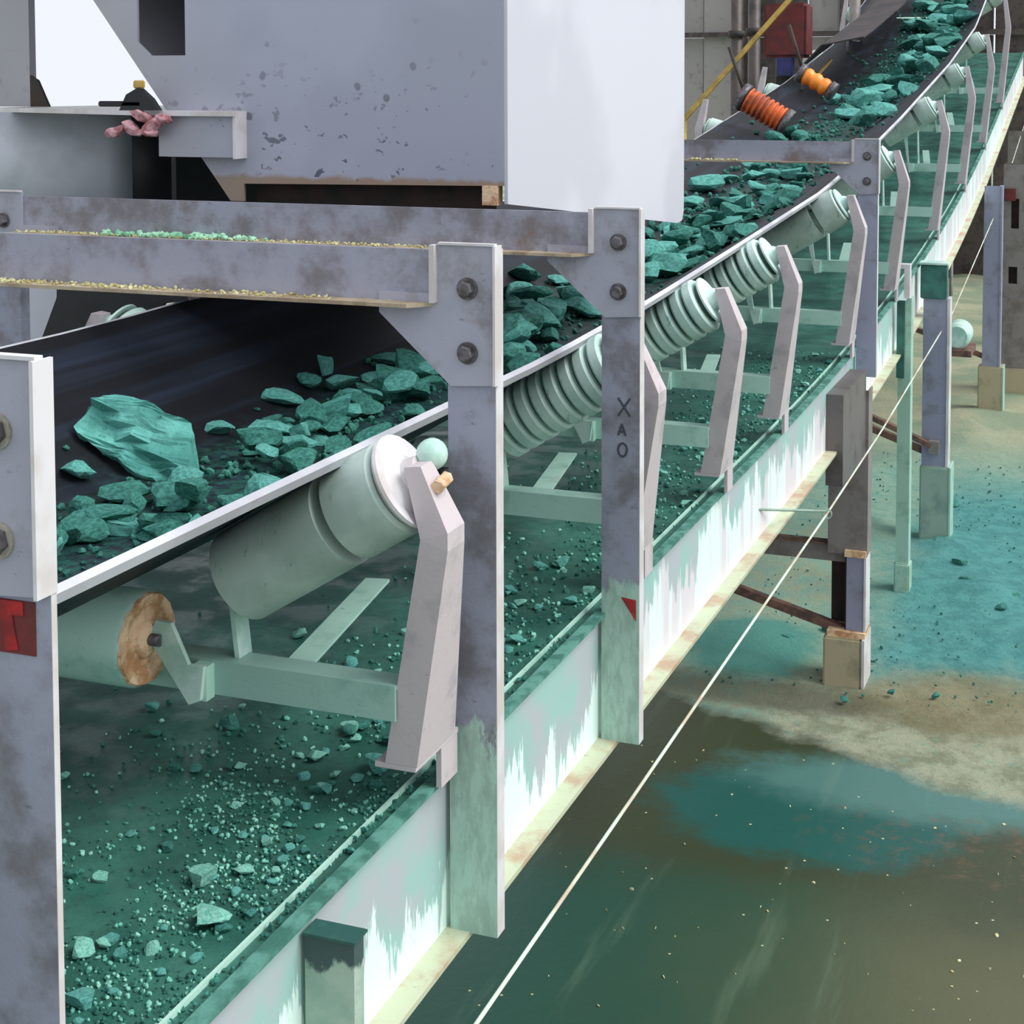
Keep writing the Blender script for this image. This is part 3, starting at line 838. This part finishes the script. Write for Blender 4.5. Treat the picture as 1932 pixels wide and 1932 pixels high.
# leg under the fourth post
t = thing('trestle', 'brown grey steel leg on a tan footing below the fourth post', 'support leg', (-1.49, 9.1, 0))
bm = bmesh.new(); box(bm, -1.605, -1.368, 9.05, 9.06, .80, 1.80); box(bm, -1.378, -1.368, 9.06, 9.2, .8, 1.8); box(bm, -1.605, -1.595, 9.06, 9.2, .8, 1.8)
mesh_obj('upper_column', bm, 'leg', t)
MAT['leg_shade'] = steel('leg_brown_darkened', (104, 98, 98), (86, 78, 76), (94, 76, 66), 0.6)  # leg paint darkened so the sunlit cover looks as shaded as the front
bxo('splice_cover', (-1.479, -1.385, 8.25, 9.049, 1.42, 1.925), 'leg_shade', t)
bm = bmesh.new(); box(bm, -1.49, -1.385, 9.05, 9.06, .33, .80)
mesh_obj('lower_column', bm, 'leg_blue', t)
bxo('lower_flange', (-1.385, -1.372, 9.04, 9.2, .33, .80), 'pale_edge', t)
bxo('lower_web', (-1.605, -1.49, 9.20, 9.22, .33, .80), 'deep', t)
bxo('lower_web', (-1.50, -1.49, 9.06, 9.22, .33, .80), 'deep', t)
bxo('knee_plate', (-1.50, -1.372, 9.03, 9.2, .79, .83), 'rusty_cap', t)
bxo('cross_tie', (-3.4, -1.50, 9.10, 9.16, .735, .84), 'leg', t)
bxo('cross_tie_cap', (-3.4, -1.48, 9.07, 9.16, .84, .852), 'rust', t)
baro('diagonal_tie', (-3.3, 9.12, .79), (-1.50, 9.12, .31), .05, .055, 'rust', t, up=(0, 1, 0))
bxo('base_plate', (-1.60, -1.372, 9.02, 9.23, .30, .335), 'rusty_cap', t)
foot(t, -1.62, -1.39, 9.0, 9.26, .30)
bxo('base_flange', (-1.388, -1.372, 9.0, 9.26, -.05, .30), 'pale_edge', t)
bxo('left_column', (-3.45, -3.25, 9.05, 9.2, -.05, 1.9), 'leg', t)

# pale green leg and its partners further back
t = thing('trestle', 'slim pale green dusted leg standing on teal powder', 'support leg', (-1.4, 10.9, 0))
bm = bmesh.new(); box(bm, -1.44, -1.385, 10.85, 10.86, .2, 2.1); box(bm, -1.385, -1.35, 10.85, 10.97, .2, 2.12)
mesh_obj('column', bm, 'green_post', t)
bxo('dark_strip', (-1.45, -1.395, 10.84, 10.849, 1.55, 2.10), 'teal_dark', t)
bm = bmesh.new(); box(bm, -1.56, -1.36, 10.82, 10.9, 2.33, 2.36); box(bm, -1.40, -1.36, 10.82, 10.9, 2.12, 2.33)
mesh_obj('corner_bracket', bm, 'pale_edge', t)
foot(t, -1.45, -1.34, 10.83, 10.99, .22, 'green_post')

def legset(Y, x0, x1, ztop, label, mat, footz, footw, footmat, tie=True):
    t = thing('trestle', label, 'support leg', ((x0 + x1) / 2, Y, 0))
    bm = bmesh.new(); box(bm, x0, x1 - .02, Y, Y + .01, footz, ztop); box(bm, x1 - .05, x1 - .035, Y + .01, Y + .16, footz, ztop)
    mesh_obj('column', bm, mat, t)
    bxo('flange', (x1 - .035, x1 - .015, Y - .01, Y + .16, footz, ztop), 'pale_edge' if Y < 13 else mat, t)
    foot(t, x0 - footw, x1 + footw * .5, Y - .03, Y + .22, footz, footmat)
    bxo('foot_edge', (x1 + footw * .5 - .01, x1 + footw * .5 + .005, Y - .035, Y + .22, -.03, footz), 'green_post', t)
    if tie:
        bm = bmesh.new()
        bar(bm, (-3.2, Y + .05, footz + .75), (x1 - .05, Y + .05, footz + .05), .05, .06, up=(0, 1, 0))
        mesh_obj('diagonal_tie', bm, 'rust', t)
    return t
legset(12.15, -1.42, -1.20, 1.95, 'blue grey leg with a wide boxed foot, right of the slim green leg', 'leg_blue', .62, .01, 'leg_dust')
legset(17.3, -1.38, -1.17, 2.52, 'blue grey leg on a dark block near the right edge', 'leg_blue', .52, .04, 'concrete')
legset(22.0, -1.45, -1.2, 3.0, 'farthest grey leg behind the blue grey leg at the right edge', 'leg', .4, .04, 'concrete', False)
# gusset box and bracket hardware above the second leg
t = thing('junction_box', 'dark teal square box on the stringer above the boxed foot leg', 'box', (-1.38, 12.6, 2.05))
bxo('casing', (-1.44, -1.24, 12.1, 12.25, 1.95, 2.22), 'teal_dark', t, .008)
bxo('lid', (-1.45, -1.23, 12.08, 12.27, 2.22, 2.235), 'mintwhite', t)

t = thing('brown_pier', 'broad brown grey pier at the right edge with dark openings', 'pier', (-1.05, 18.5, 0))
openings = [[(-1.19, 1.30), (-1.09, 1.30), (-1.09, 1.50), (-1.19, 1.50)], [(-1.17, 1.95), (-1.08, 1.95), (-1.08, 2.30), (-1.17, 2.30)]]
mesh_obj('face', plate(bmesh.new(), [(-1.26, .30), (-.88, .30), (-.88, 2.7), (-1.26, 2.7)], 18.5, 18.54, 'Y', openings), 'leg', t)
mesh_obj('body', plate(bmesh.new(), [(-1.26, -.05), (-.88, -.05), (-.88, 2.7), (-1.26, 2.7)], 18.62, 18.9, 'Y'), 'deep', t)
bxo('base', (-1.28, -.86, 18.48, 18.9, -.05, .30), 'concrete', t)
bxo('red_tag', (-1.25, -1.12, 18.46, 18.49, 2.28, 2.42), 'red_dark', t)

# mint drum on a bracket far right
t = thing('mint_drum', 'round mint green drum sitting beside the far leg', 'drum', (-1.42, 15.2, 1.2))
o = mesh_obj('shell', lathe(bmesh.new(), (-1.42, 14.85, 1.22), (-1.42, 15.25, 1.22), [(0, .04), (.0, .10), (.03, .125), (.35, .125), (.38, .10), (.38, .04)], 24), 'mintwhite', t); set_smooth_sides(o)
bxo('bracket', (-1.56, -1.28, 14.8, 15.3, 1.04, 1.10), 'rust', t)
rod('hanger', (-1.50, 15.05, 1.10), (-1.50, 15.05, 2.06), .018, 'leg', t)

# small diagonal runner bars between legs on the ground side
t = thing('sway_brace', 'thin dark tie bar between the fourth post leg and the slim green leg', 'tie bar', (-1.6, 11.6, 1.0))
baro('bar', (-2.6, 11.6, 1.45), (-1.32, 12.12, .78), .04, .06, 'rust', t, up=(0, 1, 0))
bxo('end_lug', (-1.36, -1.28, 12.08, 12.16, .73, .83), 'leg', t)

# ------------------------------------------------------------------ pull rope
rp = [(2.2, 1.565), (4.1, 1.560), (7.19, 1.562), (9.0, 1.585), (13.0, 1.72), (17.8, 2.22), (26, 3.6)]
bm = bmesh.new()
rows = []
for (y_, z_) in rp:
    rows.append([bm.verts.new((-1.28 + .0052 * math.cos(k * math.pi / 4), y_, z_ + .0052 * math.sin(k * math.pi / 4))) for k in range(8)])
for a, b in zip(rows, rows[1:]):
    for k in range(8): bm.faces.new((a[k], a[(k + 1) % 8], b[(k + 1) % 8], b[k]))
ro = mesh_obj('pull_rope', bm, 'rope', smooth=True)
tag(ro, 'thin pale rope running diagonally beside the white channel beam', 'rope')
t = thing('rope_guide', 'small eye bolt on a rod carrying the pull rope', 'eye bolt', (-1.38, 7.0, 1.56))
rod('rod', (-1.485, 6.60, 1.72), (-1.28, 7.19, 1.575), .006, 'leg_dust', t)
bm = bmesh.new()
for k in range(16):
    a, b = k * math.pi / 8, (k + 1) * math.pi / 8
    bar(bm, (-1.28 + .022 * math.cos(a), 7.19, 1.562 + .022 * math.sin(a)), (-1.28 + .022 * math.cos(b), 7.19, 1.562 + .022 * math.sin(b)), .006, .006, up=(0, 1, 0))
mesh_obj('eye', bm, 'green_post', t)

# ------------------------------------------------------------------ yellow rail and clutter behind the hood
t = thing('yellow_handrail', 'thin yellow rail slanting up behind the white hood', 'handrail', (-4.3, 16, 0))
baro('rail', (-4.62, 16, 3.06), (-2.55, 16, 5.35), .05, .05, 'yellow', t)
rod('stanchion', (-4.44, 16.0, -.1), (-4.44, 16.0, 3.28), .03, 'yellow', t)
rod('knee_rail', (-3.55, 16.3, 3.15), (-2.9, 16.3, 3.9), .016, 'yellow', t)
t = thing('red_motor', 'dark red motor housing behind the belt, top right', 'motor', (-3.3, 16.4, 0))
bxo('housing', (-3.62, -3.16, 16.2, 16.6, 3.92, 4.50), 'red_dark', t, .03)
bxo('foot', (-3.5, -3.25, 16.3, 16.5, -.1, 3.72), 'dark', t)
bxo('terminal_box', (-3.46, -3.30, 16.15, 16.3, 3.72, 3.92), 'blue', t, .01)
def hose(name, label, a, b, r, n, mat):
    t = thing(name, label, 'roller', tuple(a))
    a, b = Vector(a), Vector(b); L = (b - a).length
    prof = []
    for k in range(n):
        s0 = L * k / n; w_ = L / n
        prof += [(s0, r * .82), (s0 + w_ * .25, r), (s0 + w_ * .6, r), (s0 + w_ * .85, r * .82)]
    o = mesh_obj('sleeve', lathe(bmesh.new(), a, b, prof, 20), mat, t); set_smooth_sides(o, .9)
    rod('collar', a - (b - a).normalized() * .06, a, r * 1.08, 'bolt', t, 20)
    rod('collar', b, b + (b - a).normalized() * .06, r * 1.08, 'bolt', t, 20)
    return t
hose('ribbed_roller', 'rusty orange ribbed hold-down roller over the far belt edge', (-3.05, 13.0, 3.50), (-2.72, 13.0, 3.31), .115, 8, 'orange')
rod('hanger', (-3.05, 13.0, 3.5), (-3.22, 13.05, 3.95), .016, 'dark', bpy.data.objects['ribbed_roller'])
hose('orange_roller', 'bright orange hold-down roller above the climbing belt', (-2.84, 14.5, 3.72), (-2.60, 14.5, 3.58), .085, 3, 'orange_bright')
rod('hanger', (-2.84, 14.5, 3.72), (-3.0, 14.55, 4.2), .016, 'dark', bpy.data.objects['orange_roller'])
for k, (x_, y_, h__) in enumerate(((-3.95, 17.2, 5.2), (-4.35, 18.0, 5.6), (-3.1, 19.0, 6.0), (-2.6, 23.0, 7.0))):
    tt = thing('pipe_stack', ['brown pipe behind the red motor', 'grey brown pipe left of the red motor', 'dark pipe right of the red motor', 'farthest dark pipe near the climbing belt'][k], 'pipe', (x_, y_, 0), 'vertical pipes behind the belt')
    rod('pipe', (x_, y_, -.2), (x_, y_, h__), .07, 'wall_brown' if k != 2 else 'leg', tt)
    rod('collar', (x_, y_, 4.2), (x_, y_, 4.28), .10, 'dark', tt)
t = thing('belt_guard', 'dark rubber guard sheet over the far side of the climbing belt', 'guard', (-2.95, 19, 4.5))
bm = bmesh.new()
rows = []
for k in range(12):
    Yv = 15.4 + k * .6
    z0 = 2.80 + bo(Yv)
    rows.append([bm.verts.new((-3.06, Yv, z0)), bm.verts.new((-2.85, Yv, z0 + .22)), bm.verts.new((-2.42, Yv, z0 + .30))])
for a, b in zip(rows, rows[1:]):
    for i_ in range(2): bm.faces.new((a[i_], a[i_ + 1], b[i_ + 1], b[i_]))
o = mesh_obj('sheet', bm, simple('guard_brown', (60, 50, 50), (40, 38, 40), 4, .7), t)
md = o.modifiers.new('sol', 'SOLIDIFY'); md.thickness = .015
for Yv in (15.6, 18.3, 21.0):
    rod('stay', (-3.08, Yv, 2.50 + bo(Yv)), (-3.05, Yv, 2.83 + bo(Yv)), .015, 'leg', t)

# ------------------------------------------------------------------ ore
def rock_mesh(seed, sub=2):
    r_ = random.Random(seed)
    bm = bmesh.new()
    bmesh.ops.create_icosphere(bm, subdivisions=sub, radius=.62)
    planes = []
    for _ in range(11):
        n = Vector((r_.gauss(0, 1), r_.gauss(0, 1), r_.gauss(0, 1))).normalized()
        planes.append((n, r_.uniform(.24, .44)))
    o3 = Vector((r_.uniform(0, 50), r_.uniform(0, 50), 0))
    for v in bm.verts:
        for n, dd in planes:
            e = v.co.dot(n) - dd
            if e > 0: v.co -= n * e
        v.co += v.co.normalized() * noise.noise(v.co * 3.1 + o3) * .05
        v.co += v.co.normalized() * noise.noise(v.co * 7 + o3) * .03
    # normalise to the unit box, resting at z=-.5
    for ax in range(3):
        lo = min(v.co[ax] for v in bm.verts); hi = max(v.co[ax] for v in bm.verts)
        for v in bm.verts: v.co[ax] = (v.co[ax] - lo) / (hi - lo) - .5
    me = bpy.data.meshes.new('ore_lump')
    bm.to_mesh(me); bm.free()
    return me
ROCK = {}
for mt in ('ore', 'ore_dark', 'ore_pale'):
    for k in range(8):
        me = rock_mesh(k * 13 + 5, 3 if k < 3 else 2)
        me.materials.append(MAT[mt]); ROCK[(mt, k)] = me
def lump(name, loc, dims, rot, mt, k, label, cat, group):
    o = bpy.data.objects.new(name, ROCK[(mt, k)])
    o.location = loc; o.scale = dims; o.rotation_euler = rot
    COL.objects.link(o)
    tag(o, label, cat, group)
    return o
HERO = [(-2.767, 3.813, 2.497, 0.366, 0.239), (-2.777, 3.553, 2.472, 0.105, 0.083), (-2.531, 3.268, 2.459, 0.097, 0.097), (-2.557, 3.46, 2.455, 0.16, 0.073), (-2.406, 3.451, 2.458, 0.172, 0.086), (-2.397, 3.219, 2.451, 0.163, 0.054), (-2.427, 3.071, 2.463, 0.065, 0.105), (-2.486, 3.656, 2.457, 0.121, 0.09), (-2.738, 4.225, 2.448, 0.103, 0.055), (-2.561, 4.257, 2.455, 0.197, 0.089), (-2.756, 4.656, 2.465, 0.168, 0.06), (-2.497, 4.056, 2.447, 0.098, 0.041), (-2.783, 4.871, 2.488, 0.126, 0.068), (-2.8, 5.047, 2.51, 0.064, 0.12), (-2.679, 4.939, 2.472, 0.156, 0.088), (-2.542, 4.743, 2.468, 0.121, 0.093), (-2.546, 4.507, 2.455, 0.143, 0.063), (-2.45, 4.478, 2.456, 0.106, 0.071), (-2.65, 5.386, 2.484, 0.293, 0.067), (-2.582, 5.091, 2.47, 0.199, 0.05), (-2.475, 5.119, 2.472, 0.238, 0.059), (-2.513, 4.871, 2.468, 0.153, 0.067), (-2.509, 5.33, 2.478, 0.123, 0.051), (-2.381, 4.246, 2.446, 0.101, 0.042), (-2.447, 4.585, 2.455, 0.126, 0.054), (-2.812, 7.103, 2.615, 0.173, 0.133), (-2.646, 6.786, 2.558, 0.229, 0.115), (-2.457, 6.235, 2.531, 0.223, 0.117), (-2.68, 7.244, 2.577, 0.162, 0.067), (-2.425, 6.663, 2.548, 0.198, 0.074), (-2.457, 6.939, 2.56, 0.129, 0.051), (-2.662, 6.588, 2.547, 0.099, 0.099), (-2.418, 6.398, 2.532, 0.144, 0.072), (-2.315, 5.998, 2.511, 0.113, 0.056), (-2.469, 6.049, 2.517, 0.091, 0.069), (-2.762, 10.508, 2.848, 0.283, 0.188), (-2.697, 9.846, 2.768, 0.213, 0.124), (-2.442, 9.991, 2.782, 0.285, 0.107), (-2.541, 11.048, 2.896, 0.196, 0.118), (-2.362, 9.249, 2.707, 0.331, 0.099), (-2.465, 8.88, 2.672, 0.288, 0.096), (-2.407, 8.228, 2.631, 0.179, 0.075), (-2.411, 11.181, 2.911, 0.197, 0.099), (-2.168, 10.582, 2.838, 0.168, 0.082), (-2.312, 10.38, 2.819, 0.22, 0.092), (-2.383, 11.427, 2.938, 0.161, 0.08), (-2.23, 9.553, 2.736, 0.204, 0.075), (-2.634, 9.119, 2.694, 0.198, 0.083), (-2.713, 10.932, 2.88, 0.195, 0.086), (-2.285, 15.432, 3.468, 0.637, 0.239), (-2.168, 16.312, 3.6, 0.335, 0.167), (-2.346, 14.068, 3.284, 0.292, 0.171), (-2.675, 15.087, 3.417, 0.21, 0.157), (-2.182, 14.256, 3.306, 0.344, 0.123), (-2.438, 19.771, 4.305, 0.471, 0.235), (-2.204, 20.029, 4.378, 0.407, 0.237), (-1.838, 17.799, 4.05, 0.361, 0.18), (-2.384, 18.848, 4.049, 0.321, 0.225), (-2.032, 20.27, 4.521, 0.41, 0.205), (-1.962, 17.351, 3.894, 0.294, 0.147), (-2.479, 20.925, 4.627, 0.426, 0.213), (-2.466, 15.087, 3.418, 0.261, 0.156), (-1.928, 20.561, 4.67, 0.277, 0.173)]
def zone(Y, x=-2.42):
    lat = 'near edge' if x > -2.30 else 'far side' if x < -2.52 else 'middle'
    for lim, zn, grp in ((3.5, 'beside the first post', 'near belt'), (4.3, 'above the near roller frame', 'near belt'), (4.9, 'left of the second post bracket', 'near belt'), (5.7, 'just left of the second post', 'near belt'),
                         (6.4, 'right of the second post, lower part', 'belt under the hood'), (7.8, 'under the third post bracket', 'belt under the hood'),
                         (9.0, 'just right of the hood', 'belt past the hood'), (10.2, 'below the fourth beam', 'belt past the hood'), (12.5, 'behind the fourth beam', 'belt past the hood'),
                         (14.5, 'just above the fourth beam', 'climbing belt'), (17.0, 'at the foot of the climb', 'climbing belt'), (19.0, 'half way up the climb', 'climbing belt'), (99, 'at the top right of the climb', 'climbing belt')):
        if Y < lim: return lat + ' ' + zn, 'ore lumps on the ' + grp
HL = {0: 'largest ore slab, flat teal block lying on the near belt', 1: 'rounded teal lump just below left of the largest slab', 6: 'upright dark teal lump by the first post', 9: 'long smooth teal lump right of the largest slab', 10: 'flat teal shard above the long smooth lump', 13: 'thin teal splinter standing upright on the belt', 8: 'small dark teal lump between the slab and the long lump', 7: 'dark lump tucked against the right of the largest slab', 25: 'tallest ore lump seen right of the second post', 49: 'broad flat green slab at the foot of the climbing belt'}
for i, (x_, y_, z_, w_, h_) in enumerate(HERO):
    zn, grp = zone(y_, x_)
    mt = 'ore' if i in (0, 1, 9, 10, 13, 14, 15, 18, 8) or rnd.random() < (.5 if not 5.6 < y_ < 8 else .9) else 'ore_dark'
    hz = h_ * .72
    dims = (w_ * .95, min(w_ * .75, .3 if y_ < 12 else .8) if h_ < w_ * 1.2 else w_, hz)
    rot = (rnd.uniform(-.15, .15), rnd.uniform(-.2, .2), rnd.uniform(-.3, .5))
    if i == 0:
        dims = (.34, .30, .15); rot = (.30, .10, -.15)
    if i == 0:
        SLAB = [(-.165, .055), (-.10, .085), (.02, .075), (.10, .06), (.135, .0), (.165, -.055), (.12, -.115), (.06, -.10), (-.02, -.075), (-.10, -.045), (-.175, -.01)]
        bm = bmesh.new(); plate(bm, SLAB, -.03, .03, 'Z')
        bmesh.ops.triangulate(bm, faces=bm.faces[:])
        bmesh.ops.subdivide_edges(bm, edges=bm.edges[:], cuts=2, use_grid_fill=True)
        bmesh.ops.triangulate(bm, faces=bm.faces[:])
        bmesh.ops.subdivide_edges(bm, edges=[e for e in bm.edges if e.calc_length() > .02], cuts=1, use_grid_fill=True)
        bmesh.ops.triangulate(bm, faces=bm.faces[:])
        for v in bm.verts:
            c_ = v.co.copy()
            v.co += Vector((noise.noise(c_ * 18), noise.noise(c_ * 18 + Vector((9, 0, 0))), noise.noise(c_ * 14 + Vector((0, 9, 0))) * 1.3)) * .016 + Vector((0, 0, noise.noise(c_ * 45) * .008))
            if v.co.z > 0 and v.co.y + v.co.x * .5 < -.02: v.co.z -= .022
        o = mesh_obj('ore_lump', bm, 'ore', loc=(-2.71, 3.78, 2.560))
        o.scale = (1.22, 1.22, 1.3)
        o.rotation_euler = (math.radians(48), math.radians(10), math.radians(8))
        tag(o, HL[0], 'ore lump', grp)
        continue
    lab = HL.get(i, ('teal' if mt == 'ore' else 'dark green') + ' ore lump, belt ' + zn)
    lump('ore_lump', (x_, y_ + dims[1] * .2, bz(x_, y_) + dims[2] * .46), dims, rot, mt, 0 if i == 0 else (i * 5) % 8, lab, 'ore lump', grp)
# fill
cnt = 0
tries = 0
while cnt < 285 and tries < 5000:
    tries += 1
    y_ = rnd.choice([rnd.uniform(2.6, 5.6), rnd.uniform(5.6, 8), rnd.uniform(8, 12.5), rnd.uniform(12.5, 21.5)])
    cen = -2.42 if y_ < 8 else -2.36 if y_ < 13 else -2.08
    x_ = rnd.gauss(cen, .13 if y_ < 8 else .20 if y_ < 13 else .26)
    if not (-2.95 < x_ < -1.75): continue
    if y_ < 5.6 and x_ < -2.45 - .25 * (y_ > 4.2): continue
    s = rnd.uniform(.04, .11) * (1 if y_ < 5.6 else 1.45 if y_ < 13 else 2.4)
    mt = 'ore' if rnd.random() < (.35 if y_ < 5.6 or y_ > 8 else .8) else 'ore_dark'
    dims = (s * rnd.uniform(.9, 1.8), s * rnd.uniform(.8, 1.5), s * rnd.uniform(.4, .9))
    zn, grp = zone(y_, x_)
    lab = ('small teal' if mt == 'ore' else 'small dark green') + ' ore fragment, belt ' + zn
    lump('ore_fragment', (x_, y_, bz(x_, y_) + dims[2] * .42 + (rnd.uniform(0, .05) if abs(x_ - cen) < .12 else 0)), dims, (rnd.uniform(-.4, .4), rnd.uniform(-.4, .4), rnd.uniform(0, 6)), mt, rnd.randrange(8), lab, 'ore fragment', grp.replace('lumps', 'fragments'))
    cnt += 1
pts = []
for _ in range(2600):
    y_ = rnd.uniform(1.5, 21); cen = -2.42 if y_ < 14 else -2.25
    x_ = rnd.gauss(cen, .16 if y_ < 8 else .25)
    if -3.1 < x_ < -1.72: pts.append((x_, y_, bz(x_, y_), rnd.uniform(.01, .035) * (1 if y_ < 8 else 1.6)))
o = crumbs('ore_fines', 'fines', None, pts, 8); tag(o, 'fine dark green ore grit scattered along the belt', 'ore grit', kind='stuff')

# deck debris : bigger pieces as things, crumbs as stuff
DECK = [(400, 1740, -1.629, 2.472, .075, 'ore_pale', 'pale square ore lump on the deck, bottom centre left'), (0, 0, -1.735, 2.60, .065, 'ore_pale', 'pale flat ore lump just above the pale square one'),
        (0, 0, -1.636, 3.183, .07, 'ore', 'teal ore flake on the deck at the foot of the side arm'), (0, 0, -1.795, 3.187, .05, 'ore_pale', 'pale chipped lump left of the flake at the arm foot'),
        (0, 0, -2.10, 3.28, .06, 'ore_dark', 'round dark green lump below the roller bracket'), (0, 0, -2.35, 3.30, .045, 'ore', 'rough teal lump under the rusty roller'),
        (0, 0, -1.80, 2.30, .05, 'ore_pale', 'pale lump at the deck by the first post'), (0, 0, -1.70, 2.17, .05, 'ore', 'teal lump low on the deck by the first post')]
for (_, _, x_, y_, s, mt, lab) in DECK:
    lump('ore_lump', (x_, y_, 1.975 + s * .25), (s, s * .9, s * .6), (.2, .1, rnd.uniform(0, 3)), mt, rnd.randrange(8), lab, 'ore lump', 'ore lumps on the deck')
for k in range(200):
    y_ = rnd.choice([rnd.uniform(1.7, 3.3), rnd.uniform(1.7, 3.3), rnd.uniform(3.3, 4.6), rnd.uniform(4.6, 9)])
    x_ = -1.54 - abs(rnd.gauss(0, .28))
    if x_ < -2.7: continue
    s = rnd.uniform(.014, .034) * (1 if y_ < 3.3 else 1.5)
    mt = rnd.choice(['ore_pale', 'ore', 'ore', 'ore_dark'])
    zn = 'below the first roller frame' if y_ < 3.0 else 'between the first and third posts' if y_ < 4.4 else 'beyond the third post'
    lab = {'ore_pale': 'pale', 'ore': 'teal', 'ore_dark': 'dark green'}[mt] + ' pebble of ore on the deck ' + zn
    lump('ore_pebble', (x_, y_, 1.975 + off(y_) + s * .25), (s * rnd.uniform(.8, 1.3), s * rnd.uniform(.8, 1.3), s * .6), (rnd.uniform(-.3, .3), rnd.uniform(-.3, .3), rnd.uniform(0, 6)), mt, rnd.randrange(8), lab, 'ore pebble', 'ore pebbles on the deck ' + zn)
pts = []
for _ in range(9000):
    y_ = rnd.choice([rnd.uniform(1.6, 3.2), rnd.uniform(1.6, 3.2), rnd.uniform(3.2, 9)])
    x_ = -1.52 - abs(rnd.gauss(0, .34))
    if x_ < -2.9: continue
    if noise.noise(Vector((x_ * 5, y_ * 4, 0))) + rnd.uniform(-.3, .5) < 0: continue
    pts.append((x_, y_, 1.975 + off(y_), rnd.uniform(.004, .013) * (1 if y_ < 3.2 else 1.5)))
h1 = pts[: len(pts) * 3 // 5]; h2 = pts[len(pts) * 3 // 5:]
o = crumbs('deck_grit', 'fines', None, h1, 9); tag(o, 'dark green ore grit covering the deck plate', 'ore grit', kind='stuff')
o = crumbs('pale_grit', 'ore_pale', None, h2, 10); tag(o, 'pale mint crumbs speckling the deck plate', 'ore grit', kind='stuff')
pts = [(-1.500 + rnd.gauss(0, .014), 1.8 + 2.4 * rnd.random() ** 1.2, 1.980, rnd.choice([.005, .007, .010, .014]) * rnd.uniform(.8, 1.2)) for _ in range(420)]
pts = [p for p in pts if noise.noise(Vector((0, p[1] * 6, 0))) + rnd.uniform(-.3, .5) > 0]
o = crumbs('edge_grit', 'ore_dark', None, pts, 11); tag(o, 'row of dark crumbs along the deck edge', 'ore grit', kind='stuff')

# ground debris
for k, (x_, y_, s) in enumerate(((-1.22, 12.0, .16), (-1.05, 11.6, .12), (-.98, 11.2, .13), (-.78, 10.9, .14), (-.7, 10.7, .1), (-.62, 10.95, .09), (-1.36, 12.9, .13), (-1.30, 13.3, .15), (-1.95, 9.6, .1), (-1.75, 9.9, .09), (-1.2, 8.95, .05), (-.95, 9.0, .06), (-1.45, 8.75, .06))):
    lab = ['dark ore clump at the foot of the slim green leg', 'dark clump right of the slim green leg'][k] if k < 2 else ('dark green clump on the teal powder right of the legs' if k < 6 else 'dark clump beside the slim green leg' if k < 8 else 'small dark clump by the tan footing')
    lump('ore_clump', (x_, y_, .03), (s, s * .9, s * .6), (.1, .2, k), 'ore_dark', k % 8, lab, 'ore clump', 'dark clumps on the ground')
pts = []
for _ in range(700):
    y_ = rnd.uniform(8.8, 15); x_ = rnd.uniform(-2.4, .4)
    pts.append((x_, y_, .01, rnd.uniform(.008, .026)))
o = crumbs('ground_grit', 'fines', None, pts, 12); tag(o, 'teal crumbs scattered over the muddy ground', 'ore grit', kind='stuff')
pts = [(rnd.uniform(-2.3, .2), rnd.uniform(5.2, 7.9), .0, rnd.uniform(.008, .02)) for _ in range(90)]
o = crumbs('puddle_specks', 'dust_yellow', None, pts, 13, .3); tag(o, 'pale specks floating on the wet green ground', 'specks', kind='stuff')
